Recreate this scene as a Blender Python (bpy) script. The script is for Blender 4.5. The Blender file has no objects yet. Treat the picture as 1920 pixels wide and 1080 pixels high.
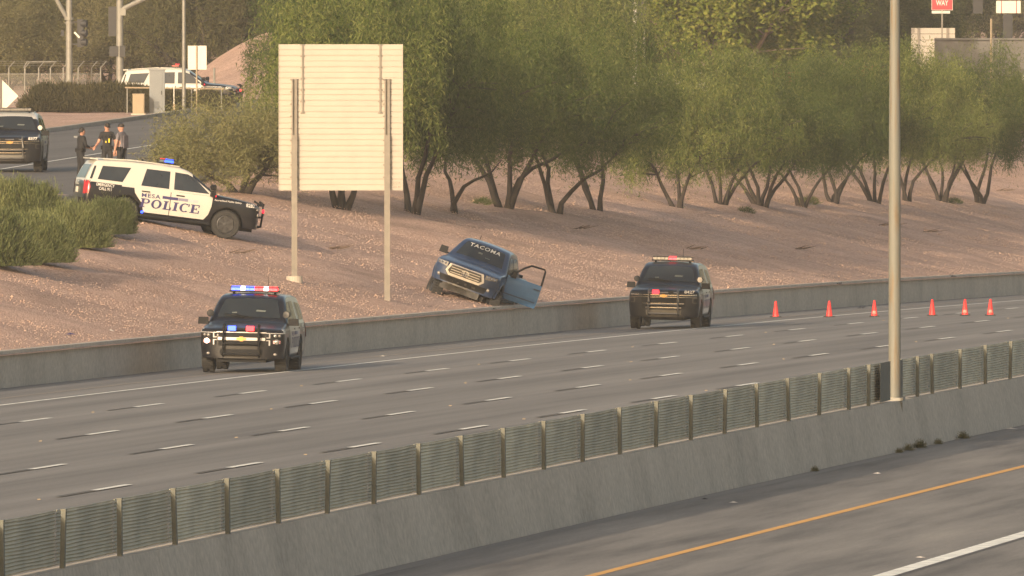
import bpy, bmesh, math, random
import numpy as np
from mathutils import Vector, Matrix, Euler

# ------------------------------------------------------------------ camera, light, exposure
SC = bpy.context.scene
COL = SC.collection
F_PX, PSI, PIT, CAM_H, NU = 25127.0, 0.16282, 0.026768, 8.399, -3.9289e-5
cam_d = bpy.data.cameras.new("camera")
cam_d.sensor_width = 36.0
cam_d.lens = 36.0 * F_PX / 1920.0
cam_d.clip_start, cam_d.clip_end = 1.0, 6000.0
cam = bpy.data.objects.new("camera", cam_d)
COL.objects.link(cam)
cam.location = (0, 0, CAM_H)
cam.rotation_euler = (math.pi / 2 - PIT, 0, PSI)
SC.camera = cam

SUN_EL, SUN_SKEW = math.radians(15.0), math.radians(14.0)
world = bpy.data.worlds.new("World")
SC.world = world
world.use_nodes = True
wn, wl = world.node_tree.nodes, world.node_tree.links
bg = wn["Background"]
sky = wn.new("ShaderNodeTexSky")
sky.sky_type = 'NISHITA'
sky.sun_disc = False
sky.sun_elevation = SUN_EL
sky.sun_rotation = math.pi + SUN_SKEW
sky.altitude, sky.air_density, sky.dust_density, sky.ozone_density = 380, 1.0, 5.0, 0.6
tint = wn.new("ShaderNodeMixRGB")
tint.blend_type = 'MULTIPLY'
tint.inputs[0].default_value = 1.0
tint.inputs[2].default_value = (1.10, 1.0, 0.88, 1)  # dusty evening air
wl.new(sky.outputs[0], tint.inputs[1])
wl.new(tint.outputs[0], bg.inputs[0])
bg.inputs[1].default_value = 0.15

sun_d = bpy.data.lights.new("sun", 'SUN')
sun_d.energy = 3.0
sun_d.angle = math.radians(0.6)
sun_d.color = (1.0, 0.81, 0.61)
sun = bpy.data.objects.new("sun", sun_d)
COL.objects.link(sun)
LDIR = Vector((math.sin(SUN_SKEW) * math.cos(SUN_EL), math.cos(SUN_SKEW) * math.cos(SUN_EL), -math.sin(SUN_EL)))
sun.rotation_euler = LDIR.to_track_quat('-Z', 'Y').to_euler()
sun.location = (-60, 0, 60)

SC.view_settings.view_transform = 'Standard'
SC.view_settings.look = 'None'
SC.view_settings.exposure = 0.62
SC.view_settings.gamma = 1.0
SC.view_settings.use_curve_mapping = False

RNG = random.Random(7)
NR = np.random.RandomState(7)

# ------------------------------------------------------------------ lie of the land
L_MED, L_WALL = 31.92, 61.15


def road_z(L, s):
    return NU * s * s / 2 + 0.02 * np.where(L >= L_MED, 45 - L, (45 - L_MED) - (L_MED - L))


def ground_z(L, s):
    L = np.asarray(L, float)
    s = np.asarray(s, float)
    zb = NU * s * s / 2 + 0.02 * (45 - L_WALL) + 0.80
    a = zb + 0.23 * (L - 61.2) + 0.07 * np.maximum(0, s - 585)
    b = 0.4 + 0 * L
    d = a - b
    z = 0.5 * (a + b - np.sqrt(d * d + 0.12))
    # camera-frame coordinates for the mound by the junction
    X = -L * math.cos(PSI) + s * math.sin(PSI)
    D = L * math.sin(PSI) + s * math.cos(PSI)
    m = 1 / (1 + np.exp(-(X + 14.3) / 1.25)) / (1 + np.exp((X + 3) / 1.5)) * np.clip((D - 612) / 30, 0, 1) * np.where(L > 88, 1, 0) * np.clip((L - 88) / 6, 0, 1)
    z = z + 3.4 * m
    return z


def surf_z(L, s):
    return float(road_z(L, s)) if L < 61.2 else float(ground_z(L, s))


def ray(px, py):
    u, v = (px - 960) / F_PX, (540 - py) / F_PX
    cp, sp = math.cos(PIT), math.sin(PIT)
    fw, up = cp + sp * v, -sp + cp * v
    c, s = math.cos(PSI), math.sin(PSI)
    return Vector((c * u - s * fw, s * u + c * fw, up))


def at(px, py, d):
    return Vector((0, 0, CAM_H)) + ray(px, py) * d


def on_ground(px, py, lo=150.0):
    r = ray(px, py)
    t = lo
    while t < 2500:
        p = r * t
        if CAM_H + p.z < surf_z(-p.x, p.y):
            break
        t += 0.2
    p = r * t
    return Vector((p.x, p.y, surf_z(-p.x, p.y)))


def stand(px, d):
    """ground point in the column px at forward distance d"""
    p = at(px, 540, d)
    return Vector((p.x, p.y, surf_z(-p.x, p.y)))


# ------------------------------------------------------------------ materials
MATS = {}


def mat(name, col, rough=0.6, metal=0.0, var=0.12, vscale=6.0, bump=0.0, bscale=40.0, emit=None, estr=0.0,
        coat=0.0, spec=0.5, island=0.0, orand=0.0):
    if name in MATS:
        return MATS[name]
    m = bpy.data.materials.new(name)
    m.use_nodes = True
    n, l = m.node_tree.nodes, m.node_tree.links
    b = n["Principled BSDF"]
    b.inputs["Roughness"].default_value = rough
    b.inputs["Metallic"].default_value = metal
    b.inputs["Coat Weight"].default_value = coat
    b.inputs["Coat Roughness"].default_value = 0.08
    b.inputs["Specular IOR Level"].default_value = spec
    tc = n.new("ShaderNodeTexCoord")
    nz = n.new("ShaderNodeTexNoise")
    nz.inputs["Scale"].default_value = vscale
    nz.inputs["Detail"].default_value = 5
    l.new(tc.outputs["Object"], nz.inputs["Vector"])
    mp = n.new("ShaderNodeMapRange")
    mp.inputs[1].default_value, mp.inputs[2].default_value = 0.3, 0.7
    mp.inputs[3].default_value, mp.inputs[4].default_value = 1 - var, 1 + var
    l.new(nz.outputs["Fac"], mp.inputs[0])
    hs = n.new("ShaderNodeHueSaturation")
    hs.inputs["Color"].default_value = (*col, 1)
    if island > 0:
        g = n.new("ShaderNodeNewGeometry")
        mi = n.new("ShaderNodeMapRange")
        mi.inputs[3].default_value, mi.inputs[4].default_value = 1 - island, 1 + island
        l.new(g.outputs["Random Per Island"], mi.inputs[0])
        mu = n.new("ShaderNodeMath")
        mu.operation = 'MULTIPLY'
        l.new(mp.outputs[0], mu.inputs[0])
        l.new(mi.outputs[0], mu.inputs[1])
        l.new(mu.outputs[0], hs.inputs["Value"])
    else:
        l.new(mp.outputs[0], hs.inputs["Value"])
    if orand > 0:
        oi = n.new("ShaderNodeObjectInfo")
        mo = n.new("ShaderNodeMapRange")
        mo.inputs[3].default_value, mo.inputs[4].default_value = 1 - orand, 1 + orand
        l.new(oi.outputs["Random"], mo.inputs[0])
        h2 = n.new("ShaderNodeHueSaturation")
        l.new(mo.outputs[0], h2.inputs["Value"])
        l.new(hs.outputs[0], h2.inputs["Color"])
        hs = h2
    l.new(hs.outputs[0], b.inputs["Base Color"])
    if bump > 0:
        n2 = n.new("ShaderNodeTexNoise")
        n2.inputs["Scale"].default_value = bscale
        n2.inputs["Detail"].default_value = 4
        l.new(tc.outputs["Object"], n2.inputs["Vector"])
        bp = n.new("ShaderNodeBump")
        bp.inputs["Strength"].default_value = bump
        bp.inputs["Distance"].default_value = 0.02
        l.new(n2.outputs["Fac"], bp.inputs["Height"])
        l.new(bp.outputs[0], b.inputs["Normal"])
    if emit:
        b.inputs["Emission Color"].default_value = (*emit, 1)
        b.inputs["Emission Strength"].default_value = estr
    MATS[name] = m
    return m


def leaf_mat(name, c1, c2, c3, trans=0.22, seedoff=0.0):
    m = bpy.data.materials.new(name)
    m.use_nodes = True
    n, l = m.node_tree.nodes, m.node_tree.links
    for x in list(n):
        n.remove(x)
    out = n.new("ShaderNodeOutputMaterial")
    d = n.new("ShaderNodeBsdfDiffuse")
    t = n.new("ShaderNodeBsdfTranslucent")
    mx = n.new("ShaderNodeMixShader")
    mx.inputs[0].default_value = trans
    g = n.new("ShaderNodeNewGeometry")
    oi = n.new("ShaderNodeObjectInfo")
    tc = n.new("ShaderNodeTexCoord")
    nz = n.new("ShaderNodeTexNoise")
    nz.inputs["Scale"].default_value = 0.9
    nz.inputs["Detail"].default_value = 3
    l.new(tc.outputs["Object"], nz.inputs["Vector"])
    r1 = n.new("ShaderNodeValToRGB")
    r1.color_ramp.elements[0].position, r1.color_ramp.elements[1].position = 0.32, 0.68
    r1.color_ramp.elements[0].color, r1.color_ramp.elements[1].color = (*c1, 1), (*c2, 1)
    l.new(nz.outputs["Fac"], r1.inputs[0])
    m1 = n.new("ShaderNodeMixRGB")
    mr = n.new("ShaderNodeMapRange")
    mr.inputs[1].default_value, mr.inputs[2].default_value = 0.45, 1.0
    mr.inputs[3].default_value, mr.inputs[4].default_value = 0.0, 0.75
    l.new(g.outputs["Random Per Island"], mr.inputs[0])
    l.new(mr.outputs[0], m1.inputs[0])
    l.new(r1.outputs[0], m1.inputs[1])
    m1.inputs[2].default_value = (*c3, 1)
    hs = n.new("ShaderNodeHueSaturation")
    mo = n.new("ShaderNodeMapRange")
    mo.inputs[3].default_value, mo.inputs[4].default_value = 0.62, 1.2
    l.new(oi.outputs["Random"], mo.inputs[0])
    l.new(mo.outputs[0], hs.inputs["Value"])
    mh = n.new("ShaderNodeMapRange")
    mh.inputs[3].default_value, mh.inputs[4].default_value = 0.515, 0.485
    l.new(oi.outputs["Random"], mh.inputs[0])
    l.new(mh.outputs[0], hs.inputs["Hue"])
    l.new(m1.outputs[0], hs.inputs["Color"])
    l.new(hs.outputs[0], d.inputs[0])
    l.new(hs.outputs[0], t.inputs[0])
    l.new(d.outputs[0], mx.inputs[1])
    l.new(t.outputs[0], mx.inputs[2])
    l.new(mx.outputs[0], out.inputs[0])
    MATS[name] = m
    return m


def streak_mat(name, base, dark, light, sx, sy, fine=30.0, rough=0.85, bands=None, sz=1.0):
    """paving: long streaks along the road (object y), fine grain, blotches"""
    m = bpy.data.materials.new(name)
    m.use_nodes = True
    n, l = m.node_tree.nodes, m.node_tree.links
    b = n["Principled BSDF"]
    b.inputs["Roughness"].default_value = rough
    b.inputs["Specular IOR Level"].default_value = 0.3
    tc = n.new("ShaderNodeTexCoord")
    mp = n.new("ShaderNodeMapping")
    mp.inputs["Scale"].default_value = (sx, sy, sz)
    l.new(tc.outputs["Object"], mp.inputs[0])
    a = n.new("ShaderNodeTexNoise")
    a.inputs["Scale"].default_value = 1.0
    a.inputs["Detail"].default_value = 6
    a.inputs["Roughness"].default_value = 0.6
    l.new(mp.outputs[0], a.inputs["Vector"])
    r = n.new("ShaderNodeValToRGB")
    e = r.color_ramp.elements
    e[0].position, e[1].position = 0.3, 0.72
    e[0].color, e[1].color = (*dark, 1), (*light, 1)
    k = e.new(0.5)
    k.color = (*base, 1)
    l.new(a.outputs["Fac"], r.inputs[0])
    f = n.new("ShaderNodeTexNoise")
    f.inputs["Scale"].default_value = fine
    f.inputs["Detail"].default_value = 3
    l.new(tc.outputs["Object"], f.inputs["Vector"])
    mr = n.new("ShaderNodeMapRange")
    mr.inputs[1].default_value, mr.inputs[2].default_value = 0.3, 0.7
    mr.inputs[3].default_value, mr.inputs[4].default_value = 0.86, 1.14
    l.new(f.outputs["Fac"], mr.inputs[0])
    hs = n.new("ShaderNodeHueSaturation")
    l.new(mr.outputs[0], hs.inputs["Value"])
    l.new(r.outputs[0], hs.inputs["Color"])
    last = hs.outputs[0]
    if bands:
        # worn wheel tracks: darker oil band down each lane centre
        period, phase, amt = bands
        sp = n.new("ShaderNodeSeparateXYZ")
        l.new(tc.outputs["Object"], sp.inputs[0])
        q = n.new("ShaderNodeMath"); q.operation = 'MULTIPLY_ADD'
        q.inputs[1].default_value = 2 * math.pi / period
        q.inputs[2].default_value = phase
        l.new(sp.outputs[0], q.inputs[0])
        si = n.new("ShaderNodeMath"); si.operation = 'SINE'
        l.new(q.outputs[0], si.inputs[0])
        m2 = n.new("ShaderNodeMapRange")
        m2.inputs[1].default_value, m2.inputs[2].default_value = -1, 1
        m2.inputs[3].default_value, m2.inputs[4].default_value = 1 - amt, 1 + amt
        l.new(si.outputs[0], m2.inputs[0])
        h2 = n.new("ShaderNodeHueSaturation")
        l.new(m2.outputs[0], h2.inputs["Value"])
        l.new(last, h2.inputs["Color"])
        last = h2.outputs[0]
    l.new(last, b.inputs["Base Color"])
    MATS[name] = m
    return m


def gravel_mat():
    m = bpy.data.materials.new("decomposed_granite")
    m.use_nodes = True
    n, l = m.node_tree.nodes, m.node_tree.links
    b = n["Principled BSDF"]
    b.inputs["Roughness"].default_value = 0.95
    b.inputs["Specular IOR Level"].default_value = 0.1
    tc = n.new("ShaderNodeTexCoord")
    v = n.new("ShaderNodeTexVoronoi")
    v.inputs["Scale"].default_value = 17.0
    l.new(tc.outputs["Object"], v.inputs["Vector"])
    sep = n.new("ShaderNodeSeparateColor")
    l.new(v.outputs["Color"], sep.inputs[0])
    r = n.new("ShaderNodeValToRGB")
    e = r.color_ramp.elements
    e[0].position, e[1].position = 0.0, 1.0
    e[0].color, e[1].color = (0.37, 0.236, 0.178, 1), (0.60, 0.420, 0.325, 1)
    k = e.new(0.45)
    k.color = (0.49, 0.325, 0.246, 1)
    l.new(sep.outputs[0], r.inputs[0])
    big = n.new("ShaderNodeTexNoise")
    big.inputs["Scale"].default_value = 0.35
    big.inputs["Detail"].default_value = 6
    l.new(tc.outputs["Object"], big.inputs["Vector"])
    mr = n.new("ShaderNodeMapRange")
    mr.inputs[1].default_value, mr.inputs[2].default_value = 0.3, 0.7
    mr.inputs[3].default_value, mr.inputs[4].default_value = 0.82, 1.15
    l.new(big.outputs["Fac"], mr.inputs[0])
    hs = n.new("ShaderNodeHueSaturation")
    l.new(mr.outputs[0], hs.inputs["Value"])
    l.new(r.outputs[0], hs.inputs["Color"])
    # brown leaf litter blown into drifts
    lit = n.new("ShaderNodeTexNoise")
    lit.inputs["Scale"].default_value = 0.22
    lit.inputs["Detail"].default_value = 8
    lit.inputs["Roughness"].default_value = 0.7
    l.new(tc.outputs["Object"], lit.inputs["Vector"])
    lr = n.new("ShaderNodeMapRange")
    lr.inputs[1].default_value, lr.inputs[2].default_value = 0.55, 0.70
    lr.inputs[3].default_value, lr.inputs[4].default_value = 0.0, 0.45
    l.new(lit.outputs["Fac"], lr.inputs[0])
    mx = n.new("ShaderNodeMixRGB")
    l.new(lr.outputs[0], mx.inputs[0])
    l.new(hs.outputs[0], mx.inputs[1])
    mx.inputs[2].default_value = (0.21, 0.145, 0.105, 1)
    l.new(mx.outputs[0], b.inputs["Base Color"])
    bp = n.new("ShaderNodeBump")
    bp.inputs["Strength"].default_value = 0.6
    bp.inputs["Distance"].default_value = 0.05
    l.new(v.outputs["Distance"], bp.inputs["Height"])
    bp.invert = True
    l.new(bp.outputs[0], b.inputs["Normal"])
    MATS["decomposed_granite"] = m
    return m


GRAVEL = gravel_mat()
ROAD_M = streak_mat("freeway_asphalt", (0.186, 0.173, 0.157), (0.132, 0.123, 0.112), (0.235, 0.218, 0.196), 1.1, 0.022, 22, bands=(3.658, 5.88, 0.075))
NEAR_M = streak_mat("near_shoulder_asphalt", (0.200, 0.184, 0.163), (0.105, 0.097, 0.087), (0.285, 0.260, 0.225), 1.0, 0.07, 22)  # asphalt streaks, contrast raised to paint blotchy shadow edges by the barrier
RAMP_M = streak_mat("ramp_asphalt", (0.125, 0.114, 0.103), (0.095, 0.087, 0.078), (0.155, 0.141, 0.126), 0.7, 0.03, 18)
WALL_M = streak_mat("cast_concrete", (0.455, 0.405, 0.335), (0.365, 0.325, 0.270), (0.50, 0.447, 0.372), 0.05, 0.55, 9, rough=0.9, sz=0.35)
M = dict(
    white_line=mat("white_line_paint", (0.78, 0.76, 0.67), 0.7, var=0.25, vscale=3),
    yellow_line=mat("yellow_line_paint", (0.70, 0.36, 0.07), 0.7, var=0.18, vscale=3),
    black_line=mat("black_contrast_paint", (0.072, 0.066, 0.058), 0.8, var=0.25, vscale=3),
    curb=mat("curb_concrete", (0.42, 0.37, 0.30), 0.9, var=0.12, vscale=2),
    alu=mat("weathered_aluminium", (0.375, 0.34, 0.285), 0.55, 0.0, var=0.05, vscale=2),
    galv=mat("galvanised_steel", (0.20, 0.195, 0.17), 0.5, 0.15, var=0.14, vscale=5),
    post=mat("sign_post_steel", (0.20, 0.178, 0.145), 0.7, 0.0, var=0.10, vscale=5),
    mesh=mat("olive_screen_metal", (0.47, 0.44, 0.34), 0.75, 0.0, var=0.2, vscale=1.3, orand=.13),
    mpost=mat("screen_post_metal", (0.115, 0.118, 0.095), 0.6, 0.1, var=0.12, vscale=6),
    black=mat("black_paint", (0.008, 0.008, 0.010), 0.30, coat=0.3, spec=0.35, var=0.2, vscale=3),
    trim=mat("black_plastic", (0.010, 0.010, 0.010), 0.7, spec=0.25, var=0.2, vscale=8),
    white=mat("white_paint", (0.50, 0.48, 0.42), 0.3, coat=0.4, var=0.03, vscale=2),
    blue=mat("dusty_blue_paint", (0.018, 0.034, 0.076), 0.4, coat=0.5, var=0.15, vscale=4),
    glass=mat("dark_glass", (0.020, 0.024, 0.026), 0.06, var=0.2, vscale=3, spec=0.7),
    tyre=mat("tyre_rubber", (0.022, 0.021, 0.019), 0.85, var=0.2, vscale=9),
    rim=mat("dark_rim", (0.035, 0.035, 0.035), 0.45, 0.3, var=0.1),
    chrome=mat("chrome", (0.50, 0.48, 0.45), 0.12, 1.0, var=0.04),
    lamp=mat("lamp_lens", (0.30, 0.28, 0.25), 0.15, 0.4, var=0.2, vscale=30),
    lamp_on=mat("lit_headlamp", (0.9, 0.7, 0.6), 0.3, emit=(1.0, 0.62, 0.50), estr=2.2),
    gold=mat("gold_emblem", (0.42, 0.24, 0.08), 0.3, 0.7, var=0.05),
    red_on=mat("lit_red_lamp", (0.8, 0.02, 0.03), 0.4, emit=(1.0, 0.010, 0.03), estr=2.6),
    blue_on=mat("lit_blue_lamp", (0.02, 0.04, 0.8), 0.4, emit=(0.02, 0.09, 1.0), estr=3.0),
    white_on=mat("lit_white_lamp", (0.9, 0.9, 0.9), 0.4, emit=(1.0, 0.92, 0.98), estr=3.0),
    red_lens=mat("red_lens", (0.32, 0.015, 0.018), 0.2, var=0.1),
    clear_lens=mat("clear_lens", (0.13, 0.122, 0.105), 0.15, 0.3, var=0.2, vscale=20),
    amber=mat("amber_lens", (0.65, 0.22, 0.03), 0.3, var=0.1),
    navy=mat("navy_vinyl", (0.035, 0.03, 0.11), 0.5, var=0.1),
    navy2=mat("faded_navy_vinyl", (0.20, 0.19, 0.26), 0.5, var=0.1),
    navy3=mat("pale_navy_vinyl", (0.42, 0.41, 0.42), 0.5, var=0.1),
    decal=mat("white_vinyl", (0.62, 0.60, 0.55), 0.5, var=0.05),
    cone=mat("orange_cone_plastic", (0.75, 0.035, 0.032), 0.5, var=0.06, vscale=3),
    rubber=mat("cone_base_rubber", (0.03, 0.028, 0.025), 0.8, var=0.2),
    bark=mat("mesquite_bark", (0.036, 0.028, 0.022), 0.95, var=0.35, vscale=5, bump=0.5, bscale=25),
    palebark=mat("pale_bark", (0.20, 0.155, 0.115), 0.95, var=0.3, vscale=5),
    cab=mat("grey_cabinet_paint", (0.165, 0.180, 0.185), 0.5, 0.1, var=0.05, vscale=2),
    tan=mat("tan_cabinet_paint", (0.30, 0.235, 0.15), 0.6, var=0.05, vscale=2),
    signal=mat("signal_housing", (0.022, 0.022, 0.022), 0.6, var=0.2),
    redsign=mat("red_sign_face", (0.50, 0.025, 0.035), 0.5, var=0.05),
    signwhite=mat("white_sign_face", (0.60, 0.57, 0.49), 0.5, var=0.03),
    skin=mat("skin", (0.42, 0.22, 0.15), 0.6, var=0.08, vscale=20),
    hair=mat("dark_hair", (0.018, 0.014, 0.012), 0.7, var=0.2, vscale=30),
    uniform=mat("black_uniform", (0.014, 0.014, 0.016), 0.85, var=0.3, vscale=10),
    greyshirt=mat("grey_shirt", (0.135, 0.125, 0.140), 0.85, var=0.12, vscale=10),
    stone=mat("granite_chips", (0.47, 0.325, 0.247), 0.95, var=0.1, vscale=1, island=0.28),
    litter=mat("pale_litter", (0.55, 0.50, 0.44), 0.7, var=0.2),
    darklitter=mat("dark_litter", (0.03, 0.028, 0.028), 0.8, var=0.2),
    redcar=mat("faded_red_paint", (0.30, 0.055, 0.05), 0.35, coat=0.4, var=0.05),
    twig=mat("dry_twig", (0.11, 0.075, 0.05), 0.95, var=0.3, vscale=6),
    wallgrey=mat("bridge_concrete", (0.135, 0.128, 0.115), 0.9, var=0.14, vscale=0.7),
    blockwall=mat("brown_block_wall", (0.19, 0.14, 0.085), 0.9, var=0.2, vscale=1.2),
)
LEAF_GREEN = leaf_mat("mesquite_leaf", (0.052, 0.082, 0.022), (0.112, 0.146, 0.040), (0.225, 0.24, 0.082))
LEAF_OLIVE = leaf_mat("olive_leaf", (0.105, 0.105, 0.048), (0.145, 0.138, 0.064), (0.20, 0.18, 0.09))
LEAF_BRIGHT = leaf_mat("broad_leaf", (0.120, 0.170, 0.028), (0.190, 0.235, 0.042), (0.32, 0.31, 0.085), 0.45)
LEAF_BROWN = leaf_mat("turning_leaf", (0.100, 0.066, 0.028), (0.150, 0.105, 0.042), (0.22, 0.15, 0.07))
LEAF_DARK = leaf_mat("dark_leaf", (0.044, 0.054, 0.018), (0.066, 0.076, 0.026), (0.105, 0.108, 0.042))
LEAF_BUSH = leaf_mat("bush_leaf", (0.165, 0.195, 0.078), (0.225, 0.25, 0.105), (0.32, 0.33, 0.155), 0.4)
LEAF_HEDGE = leaf_mat("hedge_leaf", (0.052, 0.050, 0.024), (0.075, 0.070, 0.033), (0.115, 0.102, 0.05))


# ------------------------------------------------------------------ mesh helpers
class MB:
    def __init__(self):
        self.v, self.f, self.m = [], [], []

    def add(self, vs, fs, mi=0):
        o = len(self.v)
        self.v += [tuple(p) for p in vs]
        self.f += [tuple(i + o for i in q) for q in fs]
        self.m += [mi] * len(fs)
        return self

    def box(self, c, s, rot=None, mi=0, taper=1.0):
        R = Euler(rot).to_matrix() if rot else Matrix.Identity(3)
        vs = []
        for k in (-1, 1):
            t = taper if k > 0 else 1.0
            for (i, j) in ((-1, -1), (1, -1), (1, 1), (-1, 1)):
                vs.append(Vector(c) + R @ Vector((i * s[0] / 2 * t, j * s[1] / 2 * t, k * s[2] / 2)))
        return self.add(vs, [(3, 2, 1, 0), (4, 5, 6, 7), (0, 1, 5, 4), (1, 2, 6, 5), (2, 3, 7, 6), (3, 0, 4, 7)], mi)

    def tube(self, pts, rad, n=8, mi=0, cap=True):
        pts = [Vector(p) for p in pts]
        if not hasattr(rad, '__len__'):
            rad = [rad] * len(pts)
        vs, fs = [], []
        up = Vector((0, 0, 1))
        for i, p in enumerate(pts):
            t = (pts[min(i + 1, len(pts) - 1)] - pts[max(i - 1, 0)])
            if t.length < 1e-9:
                t = Vector((0, 0, 1))
            t.normalize()
            a = t.cross(up)
            if a.length < 0.05:
                a = t.cross(Vector((0, 1, 0)))
            a.normalize()
            b = t.cross(a)
            for k in range(n):
                th = 2 * math.pi * k / n
                vs.append(p + (a * math.cos(th) + b * math.sin(th)) * rad[i])
        for i in range(len(pts) - 1):
            for k in range(n):
                k2 = (k + 1) % n
                fs.append((i * n + k, i * n + k2, (i + 1) * n + k2, (i + 1) * n + k))
        if cap:
            fs.append(tuple(range(n - 1, -1, -1)))
            fs.append(tuple((len(pts) - 1) * n + k for k in range(n)))
        return self.add(vs, fs, mi)

    def lathe(self, prof, axis_o=(0, 0, 0), axis='z', n=24, mi=0, closed=False):
        vs, fs = [], []
        o = Vector(axis_o)
        for (r, h) in prof:
            for k in range(n):
                t = 2 * math.pi * k / n
                c, s = r * math.cos(t), r * math.sin(t)
                vs.append(o + (Vector((c, s, h)) if axis == 'z' else Vector((c, h, s)) if axis == 'y' else Vector((h, c, s))))
        P = len(prof)
        for i in range(P if closed else P - 1):
            j = (i + 1) % P
            for k in range(n):
                k2 = (k + 1) % n
                fs.append((i * n + k, i * n + k2, j * n + k2, j * n + k))
        if not closed:
            fs.append(tuple(range(n)))
            fs.append(tuple((P - 1) * n + k for k in range(n)))
        return self.add(vs, fs, mi)

    def blob(self, c, r, nu=12, nv=8, mi=0, R=None):
        vs, fs = [], []
        for j in range(nv + 1):
            ph = math.pi * j / nv
            for i in range(nu):
                th = 2 * math.pi * i / nu
                p = Vector((r[0] * math.sin(ph) * math.cos(th), r[1] * math.sin(ph) * math.sin(th), r[2] * math.cos(ph)))
                if R:
                    p = R @ p
                vs.append(Vector(c) + p)
        for j in range(nv):
            for i in range(nu):
                i2 = (i + 1) % nu
                fs.append((j * nu + i, j * nu + i2, (j + 1) * nu + i2, (j + 1) * nu + i))
        return self.add(vs, fs, mi)

    def mesh(self, name, mats, smooth=False, sharp=None):
        me = bpy.data.meshes.new(name)
        me.from_pydata(self.v, [], self.f)
        for x in (mats if isinstance(mats, (list, tuple)) else [mats]):
            me.materials.append(x)
        if any(self.m):
            me.polygons.foreach_set("material_index", self.m)
        if smooth:
            me.polygons.foreach_set("use_smooth", [True] * len(me.polygons))
            if sharp is not None:
                me.set_sharp_from_angle(angle=math.radians(sharp))
        me.update()
        return me

    def build(self, name, mats, parent=None, smooth=False, sharp=40, kind=None):
        return link(name, self.mesh(name, mats, smooth, sharp), parent, kind)


def link(name, me, parent=None, kind=None, mats=None):
    o = bpy.data.objects.new(name, me)
    COL.objects.link(o)
    if parent is not None:
        o.parent = parent
    if kind:
        o["kind"] = kind
    return o


def np_mesh(name, V, Fc, mats, mi=None):
    me = bpy.data.meshes.new(name)
    k = Fc.shape[1]
    me.vertices.add(len(V))
    me.vertices.foreach_set("co", np.asarray(V, np.float32).ravel())
    me.loops.add(Fc.size)
    me.loops.foreach_set("vertex_index", Fc.astype(np.int32).ravel())
    me.polygons.add(len(Fc))
    me.polygons.foreach_set("loop_start", np.arange(0, Fc.size, k, dtype=np.int32))
    me.polygons.foreach_set("loop_total", np.full(len(Fc), k, dtype=np.int32))
    for x in (mats if isinstance(mats, (list, tuple)) else [mats]):
        me.materials.append(x)
    me.update(calc_edges=True)
    return me


def tag(o, label, cat, group=None):
    o["label"], o["category"] = label, cat
    if group:
        o["group"] = group
    return o


def thing(name, label, cat, loc=(0, 0, 0), rotz=0.0, group=None, matrix=None):
    o = bpy.data.objects.new(name, None)
    o.empty_display_size = 0.3
    COL.objects.link(o)
    if matrix is not None:
        o.matrix_world = matrix
    else:
        o.location, o.rotation_euler = loc, (0, 0, rotz)
    return tag(o, label, cat, group)


def dup(root, loc=None, rot=None, scale=None, label=None):
    r = root.copy()
    COL.objects.link(r)
    if loc is not None:
        r.location = loc
    if rot is not None:
        r.rotation_euler = rot
    if scale is not None:
        r.scale = scale
    if label:
        r["label"] = label

    def kids(src, dst):
        for ch in [x for x in bpy.data.objects if x.parent == src]:
            c = ch.copy()
            COL.objects.link(c)
            c.parent = dst
            kids(ch, c)
    kids(root, r)
    return r


def text2d(txt, size=1.0, bold=0.0, shear=0.0, spacing=1.0):
    cu = bpy.data.curves.new("text", 'FONT')
    cu.body, cu.size, cu.offset, cu.shear, cu.space_character = txt, size, bold, shear, spacing
    cu.resolution_u = 3
    ob = bpy.data.objects.new("text", cu)
    COL.objects.link(ob)
    bpy.context.view_layer.update()
    dg = bpy.context.evaluated_depsgraph_get()
    me = bpy.data.meshes.new_from_object(ob.evaluated_get(dg))
    vs = [(v.co.x, v.co.y) for v in me.vertices]
    fs = [tuple(p.vertices) for p in me.polygons]
    bpy.data.objects.remove(ob)
    bpy.data.meshes.remove(me)
    bpy.data.curves.remove(cu)
    return vs, fs


def fit2d(vf, w, h):
    vs, fs = vf
    x0, x1 = min(p[0] for p in vs), max(p[0] for p in vs)
    y0, y1 = min(p[1] for p in vs), max(p[1] for p in vs)
    return [((p[0] - x0) / (x1 - x0) * w, (p[1] - y0) / (y1 - y0) * h) for p in vs], fs


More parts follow.
